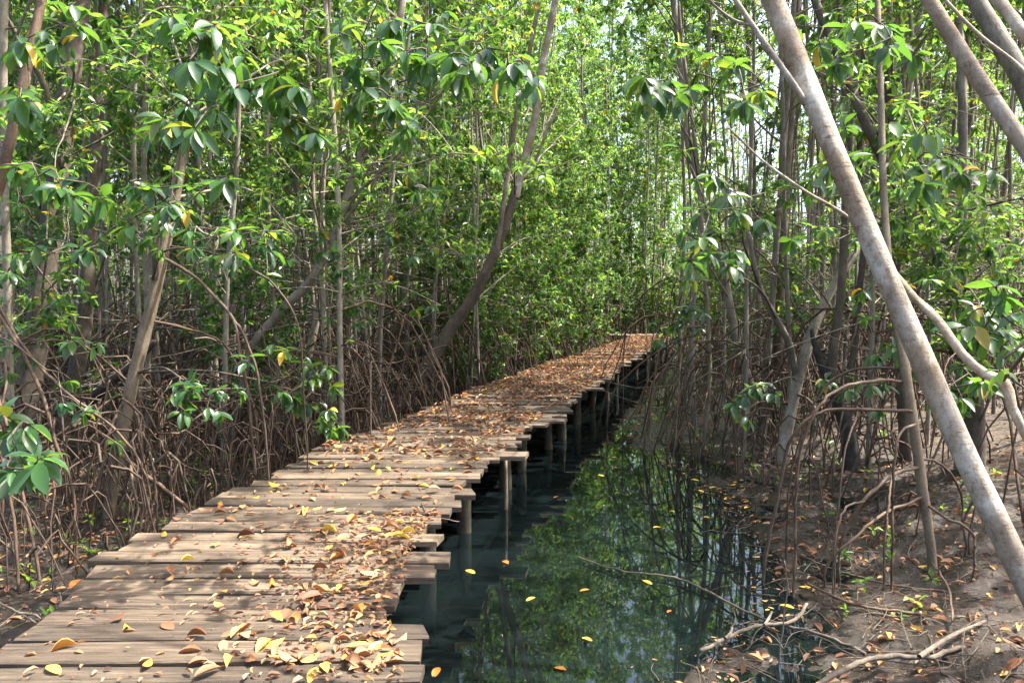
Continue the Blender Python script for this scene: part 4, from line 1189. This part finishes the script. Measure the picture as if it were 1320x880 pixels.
b = Buf()
th, ph = np.meshgrid(np.linspace(0, 2 * math.pi, 20, endpoint=False), np.linspace(.05, math.pi - .05, 12), indexing='ij')
sp = np.stack([np.cos(th) * np.sin(ph) * .075, np.sin(th) * np.sin(ph) * .06, np.cos(ph) * .05], -1)
sp *= (1 + .12 * vnoise(th * 2 + 3, ph * 3))[..., None]
i, j = np.meshgrid(np.arange(20), np.arange(11), indexing='ij')
F = np.stack([i * 12 + j, i * 12 + j + 1, ((i + 1) % 20) * 12 + j + 1, ((i + 1) % 20) * 12 + j], -1).reshape(-1, 4)
sx_, sy_ = at(1085, 876, gd(1085, 876, .1))[:2]
b.add(sp.reshape(-1, 3) + np.array([sx_, sy_, float(ground(sx_, sy_)) + .03]), F)
top('stone', b, M['stone'], 'rough pale stone on the mud by the thick grey dead branch', 'stone', loc=(float(sx_), float(sy_), float(ground(sx_, sy_))))


# ------------------------------------------------------------------ fallen leaves
def fallen(seedn):
    g = np.random.default_rng(seedn)
    meshes = {}
    for cname, m in (('brown', 'brown_leaf'), ('orange', 'orange_leaf'), ('yellow', 'yellow_leaf')):
        meshes[cname] = [Buf().add(*leaf_hi(d, f, c)).mesh('fallen_leaf', M[m]) for d, f, c in ((.08, .1, .03), (-.12, .35, .03), (.14, .5, -.03), (-.08, -.25, .05), (.05, .7, .06))]

    def one(x, y, z, cname, label, group, size=1., flat=False):
        L = g.uniform(.065, .115) * size
        a = g.uniform(0, 6.28)
        tilt = 0 if flat else g.normal(0, .08)
        D = np.array([math.cos(a), math.sin(a), tilt]); N = np.array([g.normal(0, .02 if flat else .2), g.normal(0, .02 if flat else .2), 1 if g.random() < .75 or flat else -1])
        me = meshes[cname][0 if flat else int(g.integers(5))]
        o = bpy.data.objects.new('fallen_leaf', me)
        o.matrix_world = frame_matrix(np.array([x, y, z + (.002 if flat else .014 + .12 * L * abs(tilt))]), D, N, L, L * g.uniform(.38, .5))
        tag(put(o), label, 'leaf', group)

    # on the planks, single leaves nearby; a drift gathers along the right edge
    k = 0
    while k < 215:
        y = 2.9 + 4.6 * g.random() ** 1.5
        l_, r_ = deck_l(y), deck_r(y)
        drift = g.random() < .72 and y < 4.9
        u = (1 - abs(g.normal(0, .26))) if drift else g.random()
        if not 0.02 < u < .985: continue
        x = l_ + (r_ - l_) * u
        c = g.choice(['brown', 'orange', 'yellow'], p=[.62, .12, .26])
        one(x, y, DECK_Z, c, {'brown': 'curled brown leaf lying on the near planks', 'orange': 'rust orange leaf lying on the near planks', 'yellow': 'yellow leaf lying on the near planks'}[c], c + ' leaves on the near planks')
        k += 1
    for px, py in [(655, 727), (730, 864), (828, 748), (860, 790), (750, 822), (600, 735), (795, 603), (770, 612), (795, 590), (900, 632), (925, 628), (905, 655), (940, 642), (960, 655), (982, 672), (1000, 740), (1005, 780), (1090, 785), (1022, 738), (1052, 678), (690, 770), (566, 860), (720, 640), (890, 618), (945, 622), (915, 668), (975, 690), (1010, 690), (870, 660), (842, 680), (760, 760)]:
        p = at(px, py, gd(px, py, 0))
        one(p[0], p[1], .002, 'yellow' if g.random() < .75 else 'orange', 'yellow leaf floating flat on the dark water', 'leaves floating on the water', 1.0, True)
    k = 0
    while k < 50:
        y = 3.6 + 5 * g.random(); x = np.interp(y, SY, SX) + g.uniform(.1, 2.4)
        c = g.choice(['brown', 'yellow'], p=[.7, .3])
        one(x, y, float(ground(x, y)), c, 'single %s leaf lying on the muddy right bank' % c, c + ' leaves on the mud bank')
        k += 1

    tp, tf = leaf_hi(.1, .5, .05)
    tp5 = np.array([(0, 0, 0), (.3, .48, .2), (.72, .4, .12), (1, 0, -.05), (.72, -.4, .12), (.3, -.48, .2), ])
    # the drifts further along and the crumbs between
    b = Buf()
    n = 7800
    y = 7.0 + 22.5 * g.random(n) ** 1.15
    dens = .45 + .55 * (vnoise(y * .9, y * 0 + 3) > -.35)
    u = g.random(n)
    keep = g.random(n) < dens * np.interp(y, [7, 8.5, 9, 15, 20], [.4, .45, 1, 1, .75])
    y, u = y[keep], u[keep]
    x = deck_l(y) + (deck_r(y) - deck_l(y)) * (.02 + .96 * u)
    n = len(y)
    D = np.stack([g.normal(0, 1, n), g.normal(0, 1, n), g.normal(0, .18, n)], -1)
    N = np.stack([g.normal(0, .35, n), g.normal(0, .35, n), np.ones(n)], -1)
    L = g.uniform(.05, .105, n)
    leaves(b, np.stack([x, y, DECK_Z + .012 + .012 * g.random(n)], -1), D, N, L, L * g.uniform(.35, .5, n), tp5)
    n = 1000                                     # broken bits in the near drift
    y = 2.8 + 2.3 * g.random(n); u = np.clip(1 - abs(g.normal(0, .24, n)), .02, .985)
    x = deck_l(y) + (deck_r(y) - deck_l(y)) * u
    D = np.stack([g.normal(0, 1, n), g.normal(0, 1, n), g.normal(0, .15, n)], -1)
    N = np.stack([g.normal(0, .4, n), g.normal(0, .4, n), np.ones(n)], -1)
    L = g.uniform(.015, .06, n)
    leaves(b, np.stack([x, y, DECK_Z + .008 + .012 * g.random(n)], -1), D, N, L, L * g.uniform(.3, .55, n), tp5)
    n = 700
    y = 2.8 + 6 * g.random(n); u = g.random(n); x = deck_l(y) + (deck_r(y) - deck_l(y)) * (.02 + .96 * u)
    D = np.stack([g.normal(0, 1, n), g.normal(0, 1, n), g.normal(0, .1, n)], -1); N = np.stack([g.normal(0, .3, n), g.normal(0, .3, n), np.ones(n)], -1)
    L = g.uniform(.012, .05, n)
    leaves(b, np.stack([x, y, np.full(n, DECK_Z + .009)], -1), D, N, L, L * .45, tp5)
    top('leaf_litter', b, M['dry_leaf'], 'carpet of brown and orange dead leaves drifted over the boardwalk', 'leaf litter', kind='stuff', smooth=False)

    b = Buf()
    n = 15000
    y = 2.5 + 20 * g.random(n) ** 1.3; x = g.uniform(-.8, .8, n) * y * 1.05
    z = ground(x, y)
    ok = (z > -.005) & ((x < deck_l(y) - .05) | (x > deck_r(y) + .1))
    x, y, z = x[ok], y[ok], z[ok]; n = len(x)
    D = np.stack([g.normal(0, 1, n), g.normal(0, 1, n), g.normal(0, .2, n)], -1); N = np.stack([g.normal(0, .4, n), g.normal(0, .4, n), np.ones(n)], -1)
    L = .018 + .085 * g.random(n) ** 1.6
    leaves(b, np.stack([x, y, z + .010], -1), D, N, L, L * g.uniform(.35, .5, n), tp5)
    n = 900                                       # crumbs afloat along the shore
    y = 3 + 8.5 * g.random(n); x = np.interp(y, SY, SX) - abs(g.normal(0, .22, n)) + .25
    D = np.stack([g.normal(0, 1, n), g.normal(0, 1, n), np.zeros(n)], -1); N = np.stack([g.normal(0, .04, n), g.normal(0, .04, n), np.ones(n)], -1)
    L = .008 + .04 * g.random(n) ** 2.5
    leaves(b, np.stack([x, y, np.full(n, .003)], -1), D, N, L, L * .5, tp5 * np.array([1, 1, .15]))
    top('mud_leaf_litter', b, M['dry_leaf'], 'scattered dead brown leaves strewn over the swamp mud', 'leaf litter', kind='stuff', smooth=False)

    b = Buf()
    for k in range(2300):
        y = 3 + 12 * g.random() ** 1.4; x = g.uniform(-.8, .8) * y * 1.05
        if deck_l(y) - .1 < x < deck_r(y) + .1: continue
        z = float(ground(x, y))
        if z < -.03: continue
        a = g.uniform(0, 6.28); Ln = .08 + .5 * g.random() ** 2
        p = np.array([x, y, z + .012]); q = p + np.array([math.cos(a) * Ln, math.sin(a) * Ln, 0]); q[2] = max(float(ground(q[0], q[1])), 0) + g.uniform(.01, .10)
        if deck_l(q[1]) - .1 < q[0] < deck_r(q[1]) + .1: continue
        mid = (p + q) / 2 + g.normal(0, .09 * Ln, 3); mid[2] = (p[2] + q[2]) / 2 + .012
        tube(b, smooth_path([p, mid, q], 7), np.linspace(g.uniform(.002, .005), .0012, 7), 4)
    for k in range(620):                          # rootlets and twigs matted on the near right bank
        y = 3.1 + 5.5 * g.random(); x = np.interp(y, SY, SX) - .15 + 3.2 * g.random()
        z = float(ground(x, y)); a = g.uniform(0, 6.28); Ln = .06 + .38 * g.random() ** 1.6
        p = np.array([x, y, max(z, 0) + .006]); d = np.array([math.cos(a), math.sin(a), 0]) * Ln
        S = [p]
        for f in (.35, .7, 1.):
            q = p + d * f + np.append(g.normal(0, .07 * Ln, 2), 0); q[2] = max(float(ground(q[0], q[1])), 0) + g.uniform(.003, .02); S.append(q)
        tube(b, smooth_path(S, 8), np.linspace(g.uniform(.0018, .0045), .001, 8), 4)
    top('twig_litter', b, M['brown_bark'], 'thin dead twigs strewn over the mud and among the roots', 'twigs', kind='stuff')


fallen(31)


# ------------------------------------------------------------------ tangle: thin dead branches and aerial roots between the trunks; seedlings on the mud
def tangle():
    g = np.random.default_rng(55)
    b = Buf()
    for k in range(420):
        y = 6.5 + 14 * g.random(); left = g.random() < .62
        x = g.uniform(deck_l(y) - 9, deck_l(y) - .9) if left else g.uniform(np.interp(y, SY, SX) + .6, np.interp(y, SY, SX) + 8)
        z = float(ground(x, y)) + g.uniform(.2, 3.2)
        a = g.uniform(0, 6.28); Ln = g.uniform(.6, 2.4)
        d = np.array([math.cos(a), math.sin(a) * .6, g.normal(0, .35)]) * Ln
        p = np.array([x, y, z])
        q = p + d
        if deck_l(q[1]) - .35 < q[0] < np.interp(q[1], SY, SX) + .2: continue
        S = smooth_path([p, p + d * .35 + g.normal(0, .1, 3), p + d * .7 + g.normal(0, .1, 3), q], 9)
        tube(b, S, np.linspace(g.uniform(.005, .012), .003, 9), 4)
    top('dead_branch_tangle', b, M['twig'], 'tangle of thin grey dead branches strung between the mangrove stems', 'branches', kind='stuff')
    b = Buf()
    for k in range(620):
        y = 5.6 + 17 * g.random() ** 1.2; left = g.random() < .84
        x = deck_l(y) - .45 - abs(g.normal(0, 2.6)) if left else np.interp(y, SY, SX) + .3 + abs(g.normal(0, 2.6))
        if abs(x) > .85 * y: continue
        if left and y < 6.5 and x > deck_l(y) - .7: continue
        h = g.uniform(.2, 1.2); a = g.uniform(0, 6.28); ra = g.uniform(.2, .9) * h
        z = float(ground(x, y))
        p = np.array([x, y, z + h]); e = np.array([x + ra * math.cos(a), y + ra * math.sin(a), z - .12])
        if deck_l(e[1]) - .15 < e[0] < np.interp(e[1], SY, SX): continue
        arc_root(b, p, e, g.uniform(.0, .4), g.uniform(.009, .016), .007, 8, 4, g)
    for k in range(420):
        y = 4.6 + 8 * g.random(); x = deck_l(y) - .3 - 2.6 * g.random() ** 1.3
        if y < 6 and x > deck_l(y) - .55: continue
        h = g.uniform(.2, 1.1); a = g.uniform(0, 6.28); ra = g.uniform(.3, 1.2) * h
        z = float(ground(x, y))
        e = np.array([x + ra * math.cos(a), y + ra * math.sin(a), z - .12])
        if e[0] > deck_l(e[1]) - .12: continue
        arc_root(b, np.array([x, y, z + h]), e, g.uniform(.0, .4), g.uniform(.006, .012), .005, 8, 4, g)
    top('aerial_root_tangle', b, M['root'], 'tangle of reddish arching aerial roots standing in the dark mud', 'roots', kind='stuff')
    b = Buf()
    for k in range(260):
        y = 4.4 + 9 * g.random(); left = g.random() < .75
        x = deck_l(y) - .25 - abs(g.normal(0, 1.8)) if left else np.interp(y, SY, SX) + .5 + abs(g.normal(0, 2))
        z = float(ground(x, y))
        c = np.array([x, y, z + g.uniform(.04, .22)])
        fr = rosette_frames(c, np.array([g.normal(0, .4), g.normal(0, .4), 1]), g, g.uniform(.4, .7), int(g.integers(3, 7)), .15)
        leaves(b, *fr)
    top('mud_seedlings', b, M['bright_leaf'], 'small green seedlings and low leaves sprouting from the swamp mud', 'seedlings', kind='stuff', smooth=False)


tangle()
print('objects', len(bpy.data.objects), 'tris', sum(sum(p.loop_total - 2 for p in m.polygons) if len(m.polygons) < 200 else len(m.loops) - 2 * len(m.polygons) for m in bpy.data.meshes))
